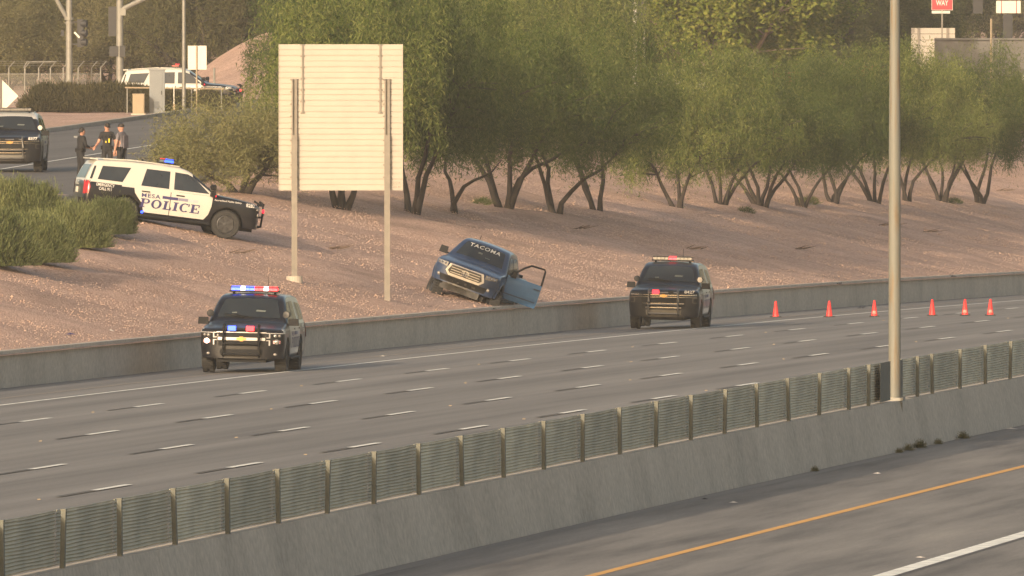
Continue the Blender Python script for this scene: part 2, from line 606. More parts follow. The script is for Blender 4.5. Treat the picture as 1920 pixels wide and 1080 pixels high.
def police_glyphs(w, h):
    """wide slab-serif capitals P O L I C E as 2-D quads, fitted to w x h"""
    vs, fs = [], []

    def rect(x0, y0, x1, y1):
        o = len(vs)
        vs.extend([(x0, y0), (x1, y0), (x1, y1), (x0, y1)])
        fs.append((o, o + 1, o + 2, o + 3))

    def ring(cx, cy, rx, ry, tx, ty, a0, a1, n=18):
        o = len(vs)
        for i in range(n + 1):
            a = math.radians(a0 + (a1 - a0) * i / n)
            vs.append((cx + rx * math.cos(a), cy + ry * math.sin(a)))
            vs.append((cx + (rx - tx) * math.cos(a), cy + (ry - ty) * math.sin(a)))
        for i in range(n):
            fs.append((o + 2 * i, o + 2 * i + 2, o + 2 * i + 3, o + 2 * i + 1))

    x = 0.0
    # P
    rect(x + .12, 0.1, x + .38, 0.9); rect(x, 0, x + .52, .1); rect(x, .9, x + .6, 1)
    rect(x + .38, .44, x + .6, .54); ring(x + .58, .72, .34, .28, .2, .1, -90, 90)
    x += 1.08
    ring(x + .5, .5, .5, .52, .24, .11, 0, 360, 28)
    x += 1.14
    rect(x + .12, .1, x + .38, .9); rect(x, .9, x + .5, 1); rect(x, 0, x + .82, .1); rect(x + .72, .1, x + .82, .34)
    x += .96
    rect(x + .12, .1, x + .38, .9); rect(x, .9, x + .5, 1); rect(x, 0, x + .5, .1)
    x += .64
    ring(x + .5, .5, .5, .52, .24, .11, 48, 312, 24); rect(x + .82, .66, x + .92, .98)
    x += 1.04
    rect(x + .12, .1, x + .38, .9); rect(x, .9, x + .85, 1); rect(x, 0, x + .9, .1)
    rect(x + .75, .68, x + .85, .9); rect(x + .80, .1, x + .9, .34); rect(x + .38, .45, x + .6, .55); rect(x + .56, .36, x + .64, .64)
    return fit2d((vs, fs), w, h)


# ------------------------------------------------------------------ ground and roads
def strip(L0, L1, s0, s1, z_off, ns, name, m, parent=None, kind=None, nl=1, zf=road_z):
    ss = np.linspace(s0, s1, ns + 1)
    Ls = np.linspace(L0, L1, nl + 1)
    V, Fc = [], []
    for s in ss:
        for L in Ls:
            V.append((-L, s, float(zf(L, s)) + z_off))
    w = nl + 1
    for i in range(ns):
        for j in range(nl):
            a = i * w + j
            Fc.append((a, a + w, a + w + 1, a + 1))
    mb = MB().add(V, Fc)
    return mb.build(name, m, parent, kind=kind)


road = strip(L_MED - 0.6, 61.4, 60, 1100, 0, 130, "freeway_road", ROAD_M, kind="structure")
near_road = strip(-40, L_MED - 0.6, 60, 1100, 0, 130, "near_road", NEAR_M, kind="structure", nl=4)

# terrain behind the far wall
Lg = np.concatenate([np.linspace(61.05, 90, 60), np.linspace(90.8, 130, 50), np.linspace(133, 900, 40)])
sg = np.concatenate([np.linspace(60, 270, 24), np.linspace(272, 720, 300), np.linspace(725, 2600, 60)])
LL, SS = np.meshgrid(Lg, sg)
nn = (NR.rand(*LL.shape) - .5)
ZZ = ground_z(LL, SS) + 0.05 * nn * (LL > 62) * (LL < 140)
for _ in range(14):
    lam, az, ph_ = NR.uniform(1.6, 8.0), NR.uniform(0, 6.28), NR.uniform(0, 6.28)
    ZZ += 0.0035 * lam * np.sin((LL * np.cos(az) + SS * np.sin(az)) * 6.283 / lam + ph_) * np.clip((LL - 61.6) / 2, 0, 1) * (LL < 84)
V = np.stack([-LL, SS, ZZ], -1).reshape(-1, 3)
w = len(Lg)
idx = np.arange((len(sg) - 1) * w).reshape(-1, w)[:, :-1].ravel()
Fc = np.stack([idx, idx + w, idx + w + 1, idx + 1], -1)
me = np_mesh("gravel_embankment", V, Fc, GRAVEL)
me.polygons.foreach_set("use_smooth", [True] * len(me.polygons))
emb = link("gravel_embankment", me, None, "structure")

# low ground far below everything, out to the horizon
mb = MB().add([(-1000, -120, -30), (320, -120, -30), (320, 2700, -30), (-1000, 2700, -30)], [(0, 1, 2, 3)])
mb.build("far_ground", GRAVEL, kind="structure")


# ramp pavement, its kerb and line (runs 5 degrees off the freeway)
def ramp_L(s, off):
    return 89.7 + 0.089 * (s - 449.5) + off


def ramp_strip(o0, o1, s0, s1, z, name, m, parent=None, kind=None, ns=60, thick=0.0):
    V, Fc = [], []
    for s in np.linspace(s0, s1, ns + 1):
        for o in (o0, o1):
            L = ramp_L(s, o)
            V.append((-L, s, float(ground_z(L, s)) + z))
    n = ns + 1
    for i in range(ns):
        Fc.append((2 * i, 2 * i + 2, 2 * i + 3, 2 * i + 1))
    if thick:
        k = len(V)
        V += [(x, y, zz - thick) for (x, y, zz) in V]
        for i in range(ns):
            Fc.append((2 * i, 2 * i + 2, k + 2 * i + 2, k + 2 * i))
            Fc.append((2 * i + 1, 2 * i + 3, k + 2 * i + 3, k + 2 * i + 1))
    return MB().add(V, Fc).build(name, m, parent, kind=kind)


ramp = ramp_strip(-8.2, 7.15, 330, 600, 0.10, "ramp_road", RAMP_M, kind="structure", thick=0.25)
ramp_strip(-0.06, 0.06, 330, 600, 0.104, "lane_line", M["white_line"], ramp)
ramp_strip(7.15, 7.35, 330, 600, 0.25, "ramp_kerb", M["curb"], kind="structure", thick=0.4)

# painted lines and dashes: parts of the road
LW, PER = 3.658, 12.192
L1 = 53.722
strip(L1 + LW - .075, L1 + LW + .075, 100, 900, .004, 130, "edge_line", M["white_line"], road)
strip(28.63 - .075, 28.63 + .075, 100, 700, .004, 120, "yellow_line", M["yellow_line"], near_road)
strip(24.92 - .11, 24.92 + .15, 100, 700, .004, 120, "lane_line", M["white_line"], near_road)
strip(24.92 - .20, 24.92 - .115, 100, 700, .004, 120, "lane_contrast_line", M["black_line"], near_road)  # black contrast stripe painted beside the white line
strip(L1 + LW + 1.35, L1 + LW + 1.55, 100, 900, .004, 130, "pavement_seam", mat("seam_concrete", (0.235, 0.205, 0.168), 0.9, var=0.2, vscale=1), road)


def dash_mesh(name, m):
    V = [(-.07, 0, 0), (.07, 0, 0), (.07, 3.05, 0), (-.07, 3.05, 0)]
    return MB().add(V, [(0, 1, 2, 3)]).mesh(name, m)


dm, bm_ = dash_mesh("lane_dash", M["white_line"]), dash_mesh("contrast_dash", M["black_line"])
bm_.transform(Matrix.Diagonal((.72, 1, 1, 1)))
for row, ph in enumerate((265.72, 254.12, 242.6, 217.53)):
    L = L1 - row * LW
    for i in range(-4, 26):
        s = ph + PER * i
        z = float(road_z(L, s)) + .004
        sl = math.atan(NU * s)
        o = link("lane_dash", dm, road)
        o.location, o.rotation_euler = (-L, s, z), (sl, 0, 0)
        o = link("contrast_dash", bm_, road)
        o.location, o.rotation_euler = (-L, s - 3.06, float(road_z(L, s - 3.06)) + .004), (sl, 0, 0)
        # raised pavement markers between dashes
        if (i + row) % 2:
            continue
        o = link("pavement_marker", MATS.get("pm") or MATS.setdefault("pm", MB().box((0, 0, .008), (.07, .07, .014), taper=.6).mesh("pavement_marker", M["tan"])), road)
        o.location = (-L, s + 7.6, float(road_z(L, s + 7.6)))


# ------------------------------------------------------------------ walls and barriers
def extrude_profile(prof, s0, s1, ns, name, m, zf, parent=None):
    V, Fc = [], []
    n = len(prof)
    for s in np.linspace(s0, s1, ns + 1):
        for (L, h) in prof:
            V.append((-L, s, zf(s) + h))
    for i in range(ns):
        for j in range(n - 1):
            a = i * n + j
            Fc.append((a, a + n, a + n + 1, a + 1))
    Fc.append(tuple(range(n)))
    Fc.append(tuple(ns * n + j for j in range(n)))
    return MB().add(V, Fc).build(name, m, parent)


wall_z = lambda s: NU * s * s / 2 + .02 * (45 - L_WALL)
ret = thing("retaining_wall", "long low grey concrete retaining wall at the foot of the gravel slope", "wall")
s0 = 70.0
k = 0
while s0 < 900:
    s1 = s0 + 9.144
    kk = extrude_profile([(61.0, -.3), (61.13, .0), (61.15, .85), (61.37, .85), (61.42, -.3)], s0 + .008, s1 - .008, 3, "wall_section", WALL_M, wall_z, ret)
    s0 = s1
med_z = lambda s: NU * s * s / 2 + .02 * (45 - L_MED)
medb = thing("median_barrier", "grey concrete median barrier with flared foot between the two carriageways", "barrier")
s0 = 70.0
while s0 < 700:
    s1 = s0 + 12.0
    extrude_profile([(L_MED - .31, -.2), (L_MED - .30, .0), (L_MED - .125, .852), (L_MED + .125, .852), (L_MED + .30, .0), (L_MED + .31, -.2)],
                    s0 + .006, s1 - .006, 3, "barrier_section", WALL_M, med_z, medb)
    s0 = s1

# glare screen: posts and wavy expanded-metal panels
scr = thing("glare_screen", "olive expanded metal glare screen with posts standing on the median barrier", "screen")


def s_at(px, L, z):
    lo, hi = 60.0, 900.0
    cph, sph = math.cos(PSI), math.sin(PSI)
    for _ in range(50):
        mid = (lo + hi) / 2
        fw, rt = sph * L + cph * mid, -cph * L + sph * mid
        if 960 + F_PX * rt / fw < px:
            lo = mid
        else:
            hi = mid
    return lo


posts_s = [160.22 + 3.6756 * i for i in range(-8, 20)]
for px in (1624, 1662.5, 1693, 1716, 1744, 1796):
    posts_s.append(s_at(px, L_MED, 0))
while posts_s[-1] < 420:
    posts_s.append(posts_s[-1] + 3.6756)
pm = MB().box((0, 0, .345), (.058, .08, .73)).box((0, 0, .717), (.07, .09, .016)).mesh("post", M["mpost"])
NPAN = {}


def panel_mesh(ln, var):
    key = (round(ln, 2), var)
    if key in NPAN:
        return NPAN[key]
    r = np.random.RandomState(var + 5)
    mb = MB()
    nseg, nrow = 12, 15
    top, bot = .70, .03
    for q in range(nrow):
        V, Fc = [], []
        for i in range(nseg + 1):
            t = i / nseg
            sag = -.008 * math.sin(math.pi * t) * (q / nrow) + .004 * math.sin(t * 9 + q * .7 + var) + r.uniform(-.002, .002)
            z0 = bot + (top - bot) * q / nrow + sag
            z1 = bot + (top - bot) * (q + 1) / nrow + sag
            # each strand leans out at its lower edge, its top tucks behind the next
            V += [(.0 + r.uniform(-.002, .002), ln * t, z0 - .003), (.025 + r.uniform(-.003, .003), ln * t, z0 * .55 + z1 * .45), (.0, ln * t, z1 + .001)]
        for i in range(nseg):
            Fc.append((3 * i, 3 * i + 3, 3 * i + 4, 3 * i + 1))
            Fc.append((3 * i + 1, 3 * i + 4, 3 * i + 5, 3 * i + 2))
        mb.add(V, Fc)
    mb.tube([(0.02, 0, top + .004), (0.02, ln * .5, top - .004), (0.02, ln, top + .004)], .008, 5)
    NPAN[key] = mb.mesh("screen_panel", M["mesh"])
    return NPAN[key]


for i, s in enumerate(posts_s):
    if not (i == 28 + 1 or i == 28 + 2):
        o = link("post", pm, scr)
        o.location = (-L_MED + .045, s, med_z(s) + .852)
        o.rotation_euler = (RNG.uniform(-.02, .02), RNG.uniform(-.03, .03), 0)
    if i + 1 < len(posts_s):
        s2 = posts_s[i + 1]
        if i == 28 + 1:
            continue
        ln = s2 - s - .04
        o = link("screen_panel", panel_mesh(ln, i % 4), scr)
        o.location = (-L_MED - .055, s + .02, med_z(s) + .852)
        o.rotation_euler = (math.atan(NU * s), 0, 0)
# dense plate left of the lamp pole; right strip paints the pole's shadow
for (pa, pb) in ((1652, 1671), (1687, 1694)):
    a, b = s_at(pa, L_MED - .07, 0), s_at(pb, L_MED - .07, 0)
    MB().box((-L_MED + .055, (a + b) / 2, med_z(a) + .852 + .365), (.01, b - a, .69)).build("plate_and_shadow", mat("dark_plate_and_shadow", (.10, .10, .085), .7, var=.15), scr)

# ------------------------------------------------------------------ leaf crowns, trunks
def strands(r, centers, n_per, spread, ln, wd, droop, up=0.0):
    C = np.repeat(centers, n_per, 0)
    N = len(C)
    P = C + r.normal(0, 1, (N, 3)) * np.array(spread)
    D = r.normal(0, 1, (N, 3))
    D[:, 2] = D[:, 2] * .5 - droop + up
    D /= np.linalg.norm(D, axis=1)[:, None]
    A = np.cross(D, r.normal(0, 1, (N, 3)))
    A /= np.linalg.norm(A, axis=1)[:, None] + 1e-9
    l = r.uniform(.6, 1.4, (N, 1)) * ln
    ww = r.uniform(.6, 1.4, (N, 1)) * wd
    V = np.stack([P, P + D * l * .5 + A * ww * .5, P + D * l, P + D * l * .5 - A * ww * .5], 1).reshape(-1, 3)
    Fc = np.arange(N * 4).reshape(-1, 4)
    return V, Fc


def tree_data(seed, H, R, nstem, lean=(.25, .6), crown_base=.36, leaves=14000, ln=.20, wd=.05, droop=1.1, trunk_r=.13, skirt=0.5, bare=0.30):
    r = np.random.RandomState(seed)
    mb = MB()
    cl = []
    for k in range(nstem):
        az = 2 * math.pi * (k + r.uniform(-.3, .3)) / nstem + r.uniform(0, .6)
        le = r.uniform(*lean)
        p = np.array([.12 * math.cos(az), .12 * math.sin(az), -.15])
        d = np.array([math.cos(az) * le, math.sin(az) * le, 1.0])
        d /= np.linalg.norm(d)
        pts, rad = [p.copy()], [trunk_r * 1.25]
        nseg = 7
        for i in range(nseg):
            step = H * .62 / nseg * r.uniform(.85, 1.15)
            d = d + r.normal(0, .17, 3) + np.array([math.cos(az), math.sin(az), 0]) * (.05 if i < 4 else .02)
            d[2] = max(d[2], .45)
            d /= np.linalg.norm(d)
            p = p + d * step
            pts.append(p.copy())
            rad.append(trunk_r * (1 - .82 * (i + 1) / nseg))
        mb.tube(pts, rad, 7)
        for i in range(2, nseg + 1):
            if pts[i][2] < crown_base * H * .82:
                continue
            for _ in range(3 if i < nseg else 4):
                a2 = r.uniform(0, 2 * math.pi)
                bl = R * r.uniform(.35, .8) * (1.15 - .5 * i / nseg)
                e = np.array([math.cos(a2), math.sin(a2), r.uniform(.0, .8)])
                e[:2] += .5 * np.array([math.cos(az), math.sin(az)])
                e /= np.linalg.norm(e)
                b0 = np.array(pts[i])
                b1 = b0 + e * bl * .5 + r.normal(0, .08, 3)
                b2 = b1 + (e + np.array([0, 0, -.15])) * bl * .5 + r.normal(0, .08, 3)
                mb.tube([b0, b1, b2], [max(.018, rad[i] * .5), .018, .008], 4)
                if b1[2] > crown_base * H:
                    cl.append(b1)
                cl.append(b2)
                cl.append(b2 + r.normal(0, .35, 3))
    cl = np.array(cl)
    # crown clumps over an uneven dome, leaving gaps between the lobes
    nl = 7 + r.randint(3)
    lob = []
    for q in range(nl):
        a = 2 * math.pi * q / nl + r.uniform(-.3, .3)
        rr = R * r.uniform(.35, .72)
        lob.append((math.cos(a) * rr, math.sin(a) * rr, H * r.uniform(.55, .82), R * r.uniform(.38, .58)))
    lob.append((r.normal(0, .2), r.normal(0, .2), H * .84, R * .55))
    for q in range(6):
        a = 2 * math.pi * q / 6 + r.uniform(-.4, .4)
        rr = R * r.uniform(.6, .88)
        lob.append((math.cos(a) * rr, math.sin(a) * rr, H * r.uniform(.42, .56), R * r.uniform(.24, .36)))
    ex = []
    for (x, y, z, rr) in lob:
        k = 22
        u = r.normal(0, 1, (k, 3))
        u /= np.linalg.norm(u, axis=1)[:, None]
        rad_ = rr * r.uniform(.55, 1.0, (k, 1)) ** .6
        pp = np.array([x, y, z]) + u * rad_ * np.array([1, 1, .78])
        ex.append(pp)
        # drooping skirt
        sk = pp[: int(k * skirt)].copy()
        sk[:, 2] -= r.uniform(.2, 1.0, len(sk)) * H * .22
        ex.append(sk)
    cl = np.concatenate([cl] + ex)
    cl = cl[(cl[:, 2] > bare * H) & (cl[:, 2] < H * 1.02)]
    n_per = max(4, int(leaves / len(cl)))
    Vv, Fq = strands(r, cl, n_per, (.135, .135, .28), ln, wd, droop)
    return mb, Vv, Fq


TREES = {}


def tree_kind(key, leaf, bark, **kw):
    mb, Vv, Fq = tree_data(**kw)
    TREES[key] = (mb.mesh("trunk", bark, smooth=True, sharp=80), np_mesh("crown", Vv, Fq, leaf))


for i in range(5):
    tree_kind("mesq%d" % i, LEAF_GREEN, M["bark"], seed=11 + i, H=6.6, R=2.6 + .25 * (i % 3), nstem=(3, 5, 3, 2, 3)[i], leaves=46000, ln=.16, wd=.026, trunk_r=.10, bare=.24, skirt=.65, lean=(.10, .36))
for i in range(4):
    tree_kind("right%d" % i, LEAF_GREEN, M["bark"], seed=41 + i, H=5.6, R=2.1 + .25 * (i % 2), nstem=(4, 3, 6, 4)[i], leaves=46000, ln=.145, wd=.024, trunk_r=.085, bare=.26, lean=(.10, .34))
for i in range(3):
    tree_kind("olive%d" % i, LEAF_OLIVE, M["bark"], seed=61 + i, H=6.0, R=3.0, nstem=3, leaves=34000, ln=.18, wd=.042, crown_base=.1, bare=.06, skirt=.9, droop=.8)
for i in range(2):
    tree_kind("broad%d" % i, LEAF_BRIGHT, M["palebark"], seed=71 + i, H=9.0, R=4.2, nstem=3, leaves=30000, ln=.20, wd=.13, droop=.4, crown_base=.2, bare=.12, skirt=.6, trunk_r=.16)
for i in range(2):
    tree_kind("brown%d" % i, LEAF_BROWN, M["palebark"], seed=81 + i, H=6.5, R=3.0, nstem=3, leaves=24000, ln=.17, wd=.055, droop=.3, crown_base=.1, bare=.05, skirt=.9, trunk_r=.1)
for i in range(2):
    tree_kind("dark%d" % i, LEAF_DARK, M["bark"], seed=91 + i, H=9.0, R=4.4, nstem=4, leaves=38000, ln=.20, wd=.06, droop=.7, crown_base=.15, bare=.08, skirt=.9, trunk_r=.2)
tree_kind("droop", LEAF_GREEN, M["bark"], seed=113, H=5.6, R=2.7, nstem=3, leaves=50000, ln=.16, wd=.026, crown_base=.2, bare=.05, skirt=1.0, droop=1.4, trunk_r=.09, lean=(.15, .4))
LEAF_SOFT = leaf_mat("soft_grey_green_leaf", (0.110, 0.122, 0.052), (0.155, 0.162, 0.070), (0.22, 0.21, 0.10))
tree_kind("lowolive", LEAF_SOFT, M["bark"], seed=101, H=3.9, R=2.35, nstem=3, leaves=52000, ln=.14, wd=.022, crown_base=.25, bare=.12, skirt=.9, droop=1.2, trunk_r=.14, lean=(.15, .4))


def plant_tree(key, loc, rz, sc, label, group, name="tree", cat="tree"):
    t = thing(name, label, cat, loc, rz, group)
    t.scale = (sc, sc, sc * RNG.uniform(.82, 1.16)) if not hasattr(sc, '__len__') else sc
    link("trunk", TREES[key][0], t)
    link("crown", TREES[key][1], t)
    return t


G1 = "row of mesquite trees on the gravel slope"
for (px, py, key, rz, sc, lab) in (
        (640, 388, "mesq1", 2.1, 1.08, "mesquite tree standing directly behind the big blank sign panel"),
        (772, 397, "mesq0", .4, 1.08, "mesquite tree with forked grey trunk at the right edge of the blank sign"),
        (850, 396, "mesq3", 1.3, 1.00, "mesquite tree with two close upright stems, second from the blank sign"),
        (945, 392, "mesq1", .2, 1.12, "mesquite tree with four spreading dark trunks above the blue pickup"),
        (1042, 400, "mesq4", 4.0, 1.05, "mesquite tree with bent trunk curving to the right of the four-trunked one"),
        (1120, 396, "mesq2", 2.2, .95, "slender forked mesquite tree beside the bent-trunk tree"),
        (1272, 392, "droop", 5.0, .95, "mesquite tree with drooping foliage nearly to the ground behind the far patrol car"),
        (1352, 388, "right0", 1.0, 1.0, "mesquite tree with open V of thin trunks, first right of the drooping one"),
        (1428, 388, "right2", 0.3, 1.06, "mesquite tree with a bundle of many thick stems left of the lamp pole"),
        (1503, 386, "right1", 3.1, .95, "mesquite tree with green sprouts at its foot left of the lamp pole"),
        (1566, 382, "right3", 2.0, 1.0, "mesquite tree with slim fanned stems just left of the lamp pole"),
        (1640, 385, "right0", 4.2, 1.05, "mesquite tree with thick dark trunks immediately left of the lamp pole"),
        (1702, 380, "right1", .9, 1.04, "mesquite tree with single crooked dark trunk right of the lamp pole"),
        (1765, 378, "right2", 2.6, .98, "mesquite tree with fan of thin reddish stems right of the lamp pole"),
        (1835, 381, "right3", 5.2, 1.1, "rounded deep green mesquite at the right end of the tree row")):
    plant_tree(key, on_ground(px, py), rz, sc, lab, G1, "mesquite_tree")

plant_tree("lowolive", on_ground(452, 366), 1.0, (1.12, 1.12, .74), "low bushy olive tree behind the hood of the white patrol car", "olive trees around the ramp", "olive_tree")

# trees behind
G2 = "background trees beyond the ramp and junction"
rows = []
LANDM = [(-999, "behind the chain link fence"), (90, "behind the two signal poles"), (270, "above the tall grey cabinet"), (330, "behind the white square sign"),
         (430, "beyond the pink mound"), (520, "above the left half of the big blank sign"), (640, "above the right half of the big blank sign"), (755, "just right of the big blank sign"),
         (850, "above the blue pickup"), (1000, "midway between the big blank sign and the hidden signal pole"), (1130, "around the hidden signal pole"), (1260, "above the far patrol car"),
         (1380, "above the first traffic cones"), (1520, "a little left of the lamp pole"), (1620, "directly behind the lamp pole"), (1700, "behind the cream slatted sign"), (1800, "below the bridge wall")]
for i, px in enumerate(range(-30, 560, 48)):
    rows.append((px + RNG.uniform(-12, 12), 690 + RNG.uniform(-25, 45), "olive%d" % (i % 3), RNG.uniform(.95, 1.25)))
for i, px in enumerate(range(-20, 560, 60)):
    rows.append((px + RNG.uniform(-15, 15), 770 + RNG.uniform(-20, 30), "olive%d" % ((i + 1) % 3), RNG.uniform(1.3, 1.6)))
for i, px in enumerate((596, 660, 720, 762, 800, 880, 960, 1040, 1105)):
    rows.append((px + RNG.uniform(-12, 12), 545 + RNG.uniform(-15, 40), "mesq%d" % (i % 5), RNG.uniform(1.0, 1.2)))
for i, px in enumerate((600, 700, 800, 900, 1000, 1095)):
    rows.append((px + RNG.uniform(-12, 12), 660 + RNG.uniform(-15, 30), "dark%d" % (i % 2), RNG.uniform(.85, 1.0)))
for (px, d, key, sc) in ((1302, 640, "broad0", 1.12), (1372, 632, "broad1", 1.18), (1436, 650, "broad0", 1.0), (1232, 640, "brown0", 1.0), (1395, 690, "broad1", 1.1),
                         (1215, 655, "brown1", 1.25), (1530, 690, "dark0", 1.0), (1600, 700, "dark1", .95),
                         (1660, 715, "dark0", .9), (1708, 735, "dark1", .66)):
    rows.append((px, d, key, sc))
for i, px in enumerate((1735, 1775, 1820, 1860, 1900, 1940)):
    rows.append((px, 930 + RNG.uniform(-20, 30), ("brown0", "olive1", "brown1", "olive2")[i % 4], RNG.uniform(1.4, 1.75)))
for i, px in enumerate(range(1150, 1720, 70)):
    rows.append((px, 830 + RNG.uniform(-20, 30), ("dark0", "dark1")[i % 2], RNG.uniform(1.0, 1.2)))
for i, px in enumerate((1385, 1530, 1665, 1790, 1905)):
    rows.append((px, 600 + RNG.uniform(-8, 14), "right%d" % (i % 4), RNG.uniform(.6, .75)))
KIND_LAB = dict(olive="hazy olive desert tree in the tree belt behind the ramp junction", mesq="dense mesquite tree in the second row behind the slope trees",
                dark="tall dark green tree closing off the view behind the slope trees", broad="tall bright green broad-leaved tree behind the slope trees",
                brown="loose tree with browning leaves behind the slope trees", right="small mesquite tree in the back row right of the middle of the slope")
KIND_GRP = dict(olive="hazy olive trees behind the ramp junction", mesq="second row of dense mesquites", dark="tall dark trees behind the slope", broad="bright broad-leaved trees",
                brown="browning trees behind the slope", right="small back-row mesquites")
far_olive = "distant brownish tree beyond the concrete bridge wall"
for (px, d, key, sc) in rows:
    kk = key.rstrip("0123456789")
    lab, grp = KIND_LAB[kk], KIND_GRP[kk]
    lm = [l_ for l_ in LANDM if l_[0] <= px][-1][1]
    lab = {"olive": "hazy olive desert tree", "mesq": "dense second-row mesquite", "dark": "tall dark green tree", "broad": "bright green broad-leaved tree", "brown": "loose browning tree", "right": "small back-row mesquite"}[kk] + (
        ", farther back," if d > 750 else "") + " " + lm
    if d > 900:
        lab, grp = far_olive + (" left of the cream sign plate" if px < 1860 else " at the picture edge"), "distant trees beyond the bridge wall"
    plant_tree(key, stand(px, d) - Vector((0, 0, .1)), RNG.uniform(0, 6.28), sc, lab, grp, kk if False else {"olive": "olive_tree", "mesq": "mesquite_tree", "dark": "evergreen_tree", "broad": "broadleaf_tree", "brown": "browning_tree", "right": "mesquite_tree"}[kk])


# bushes
def bush_mesh(seed, R, H, leaf, n=34000, ln=.12, wd=.018):
    r = np.random.RandomState(seed)
    k = 420
    u = r.normal(0, 1, (k, 3))
    u[:, 2] = np.abs(u[:, 2])
    u /= np.linalg.norm(u, axis=1)[:, None]
    lobes = r.normal(0, 1, (9, 3))
    lobes[:, 2] = np.abs(lobes[:, 2])
    lobes /= np.linalg.norm(lobes, axis=1)[:, None]
    f = .80 + .22 * np.max(u @ lobes.T, 1) ** 6
    c = u * f[:, None] * r.uniform(.45, 1.0, (k, 1)) ** .5 * np.array([R, R, H * .92])
    N = n // k
    C = np.repeat(c, N, 0)
    U = np.repeat(u, N, 0)
    P = C + r.normal(0, .10, C.shape)
    P[:, 2] = np.maximum(P[:, 2], .02)
    D = U * .7 + r.normal(0, .35, C.shape) + np.array([0, 0, .75])
    D /= np.linalg.norm(D, axis=1)[:, None]
    A = np.cross(D, r.normal(0, 1, D.shape))
    A /= np.linalg.norm(A, axis=1)[:, None]
    l = r.uniform(.6, 1.5, (len(P), 1)) * ln
    V = np.stack([P, P + D * l * .5 + A * wd * .5, P + D * l, P + D * l * .5 - A * wd * .5], 1).reshape(-1, 3)
    return np_mesh("foliage", V, np.arange(len(V)).reshape(-1, 4), leaf)


def stems_mesh(seed, R, H, m):
    r = np.random.RandomState(seed)
    mb = MB()
    for _ in range(14):
        a, q = r.uniform(0, 6.28), r.uniform(.2, .8)
        mb.tube([(0, 0, -.1), (math.cos(a) * R * q * .5, math.sin(a) * R * q * .5, H * .4), (math.cos(a) * R * q, math.sin(a) * R * q, H * .8)], [.03, .02, .008], 4)
    return mb.mesh("stem", m)


BM = [bush_mesh(s, 1.0, 1.35, LEAF_BUSH) for s in (3, 4, 5)]
SM = stems_mesh(3, .9, 1.2, M["twig"])
for (px, py, i, sc, lab) in ((-18, 500, 0, 1.15, "feathery green desert bush cut off by the picture edge, lowest of the bush clump"),
                             (70, 494, 1, 1.0, "feathery green desert bush at the front of the clump below the white patrol car"),
                             (140, 466, 2, .95, "broad feathery bush covering the rear wheel of the white patrol car"),
                             (205, 440, 0, .78, "small feathery bush at the right end of the clump beside the patrol car door"),
                             (48, 436, 2, 1.1, "tall feathery bush at the back of the clump below the parked ramp vehicle"),
                             (-25, 430, 1, 1.1, "tall feathery bush at the back of the clump cut by the picture edge")):
    t = thing("desert_bush", lab, "bush", on_ground(px, py), i * 1.7 + px, "feathery green bushes on the slope")
    t.scale = (sc, sc, sc)
    link("foliage", BM[i], t)
    link("stem", SM, t)
HB = bush_mesh(9, 1.15, 1.25, LEAF_HEDGE, n=16000, ln=.16, wd=.04)
for i, px in enumerate((88, 130, 172, 214, 246)):
    t = thing("dark_shrub", ("leftmost" if i == 0 else "second" if i == 1 else "third" if i == 2 else "fourth" if i == 3 else "rightmost, scraggly") + " dark shrub in the hedge below the chain link fence", "shrub",
              stand(px, 586 + (i % 2) * 2), i * 2.0, "dark shrubs by the junction")
    t.scale = (1.05, 1.05, 1.0)
    link("foliage", HB, t)
for i, px in enumerate((278, 312, 340, 392)):
    t = thing("dark_shrub", ("left", "middle", "right", "reddish far right")[i] + " low dark shrub growing under the pipe rail by the cabinets", "shrub", stand(px, 585.5), i * 2.3, "low shrubs under the pipe rail")
    t.scale = (.85, .85, .82)
    link("foliage", HB, t)
# sprouts at tree feet, low weeds on the slope
SP = bush_mesh(13, .55, .7, LEAF_GREEN, n=1100, ln=.22, wd=.022)
for (px, py, sc, lab) in ((1515, 385, .62, "green sprout at the foot of a mesquite left of the lamp pole"),
                          (1400, 402, .5, "low green weed downhill from the bundle-stemmed mesquite"),
                          (1790, 383, .5, "green sprout between the two trees at the right end of the row"),
                          (905, 385, .45, "thin green sprout beside the four-trunked mesquite")):
    t = thing("weed", lab, "weed", on_ground(px, py), px, "green sprouts under the trees")
    t.scale = (sc * 1.3, sc * 1.1, sc * .75)
    link("foliage", SP, t)
# loose stones on the slope: nobody could count them
NS = 120000
pxs = NR.uniform(61.4, 84, NS)
ss_ = NR.uniform(285, 600, NS)
zz = ground_z(pxs, ss_)
rad = NR.uniform(.010, .025, NS) * np.where(NR.rand(NS) > .99, 2.2, 1.0)
octv = np.array([(1, 0, 0), (-1, 0, 0), (0, 1, 0), (0, -1, 0), (0, 0, .8), (0, 0, -.5)], float)
octf = np.array([(0, 2, 4), (2, 1, 4), (1, 3, 4), (3, 0, 4), (2, 0, 5), (1, 2, 5), (3, 1, 5), (0, 3, 5)])
jit = NR.uniform(.6, 1.35, (NS, 6, 1))
ang = NR.uniform(0, 6.28, NS)
ov = octv[None] * jit * rad[:, None, None]
ca, sa = np.cos(ang)[:, None], np.sin(ang)[:, None]
X = ov[:, :, 0] * ca - ov[:, :, 1] * sa - pxs[:, None]
Y = ov[:, :, 0] * sa + ov[:, :, 1] * ca + ss_[:, None]
Z = ov[:, :, 2] + zz[:, None] + .01
V = np.stack([X, Y, Z], -1).reshape(-1, 3)
Fc = (octf[None] + (np.arange(NS) * 6)[:, None, None]).reshape(-1, 3)
o = link("gravel", np_mesh("gravel", V, Fc, M["stone"]), None, "stuff")
tag(o, "loose pinkish granite chips strewn over the sloping ground", "gravel")

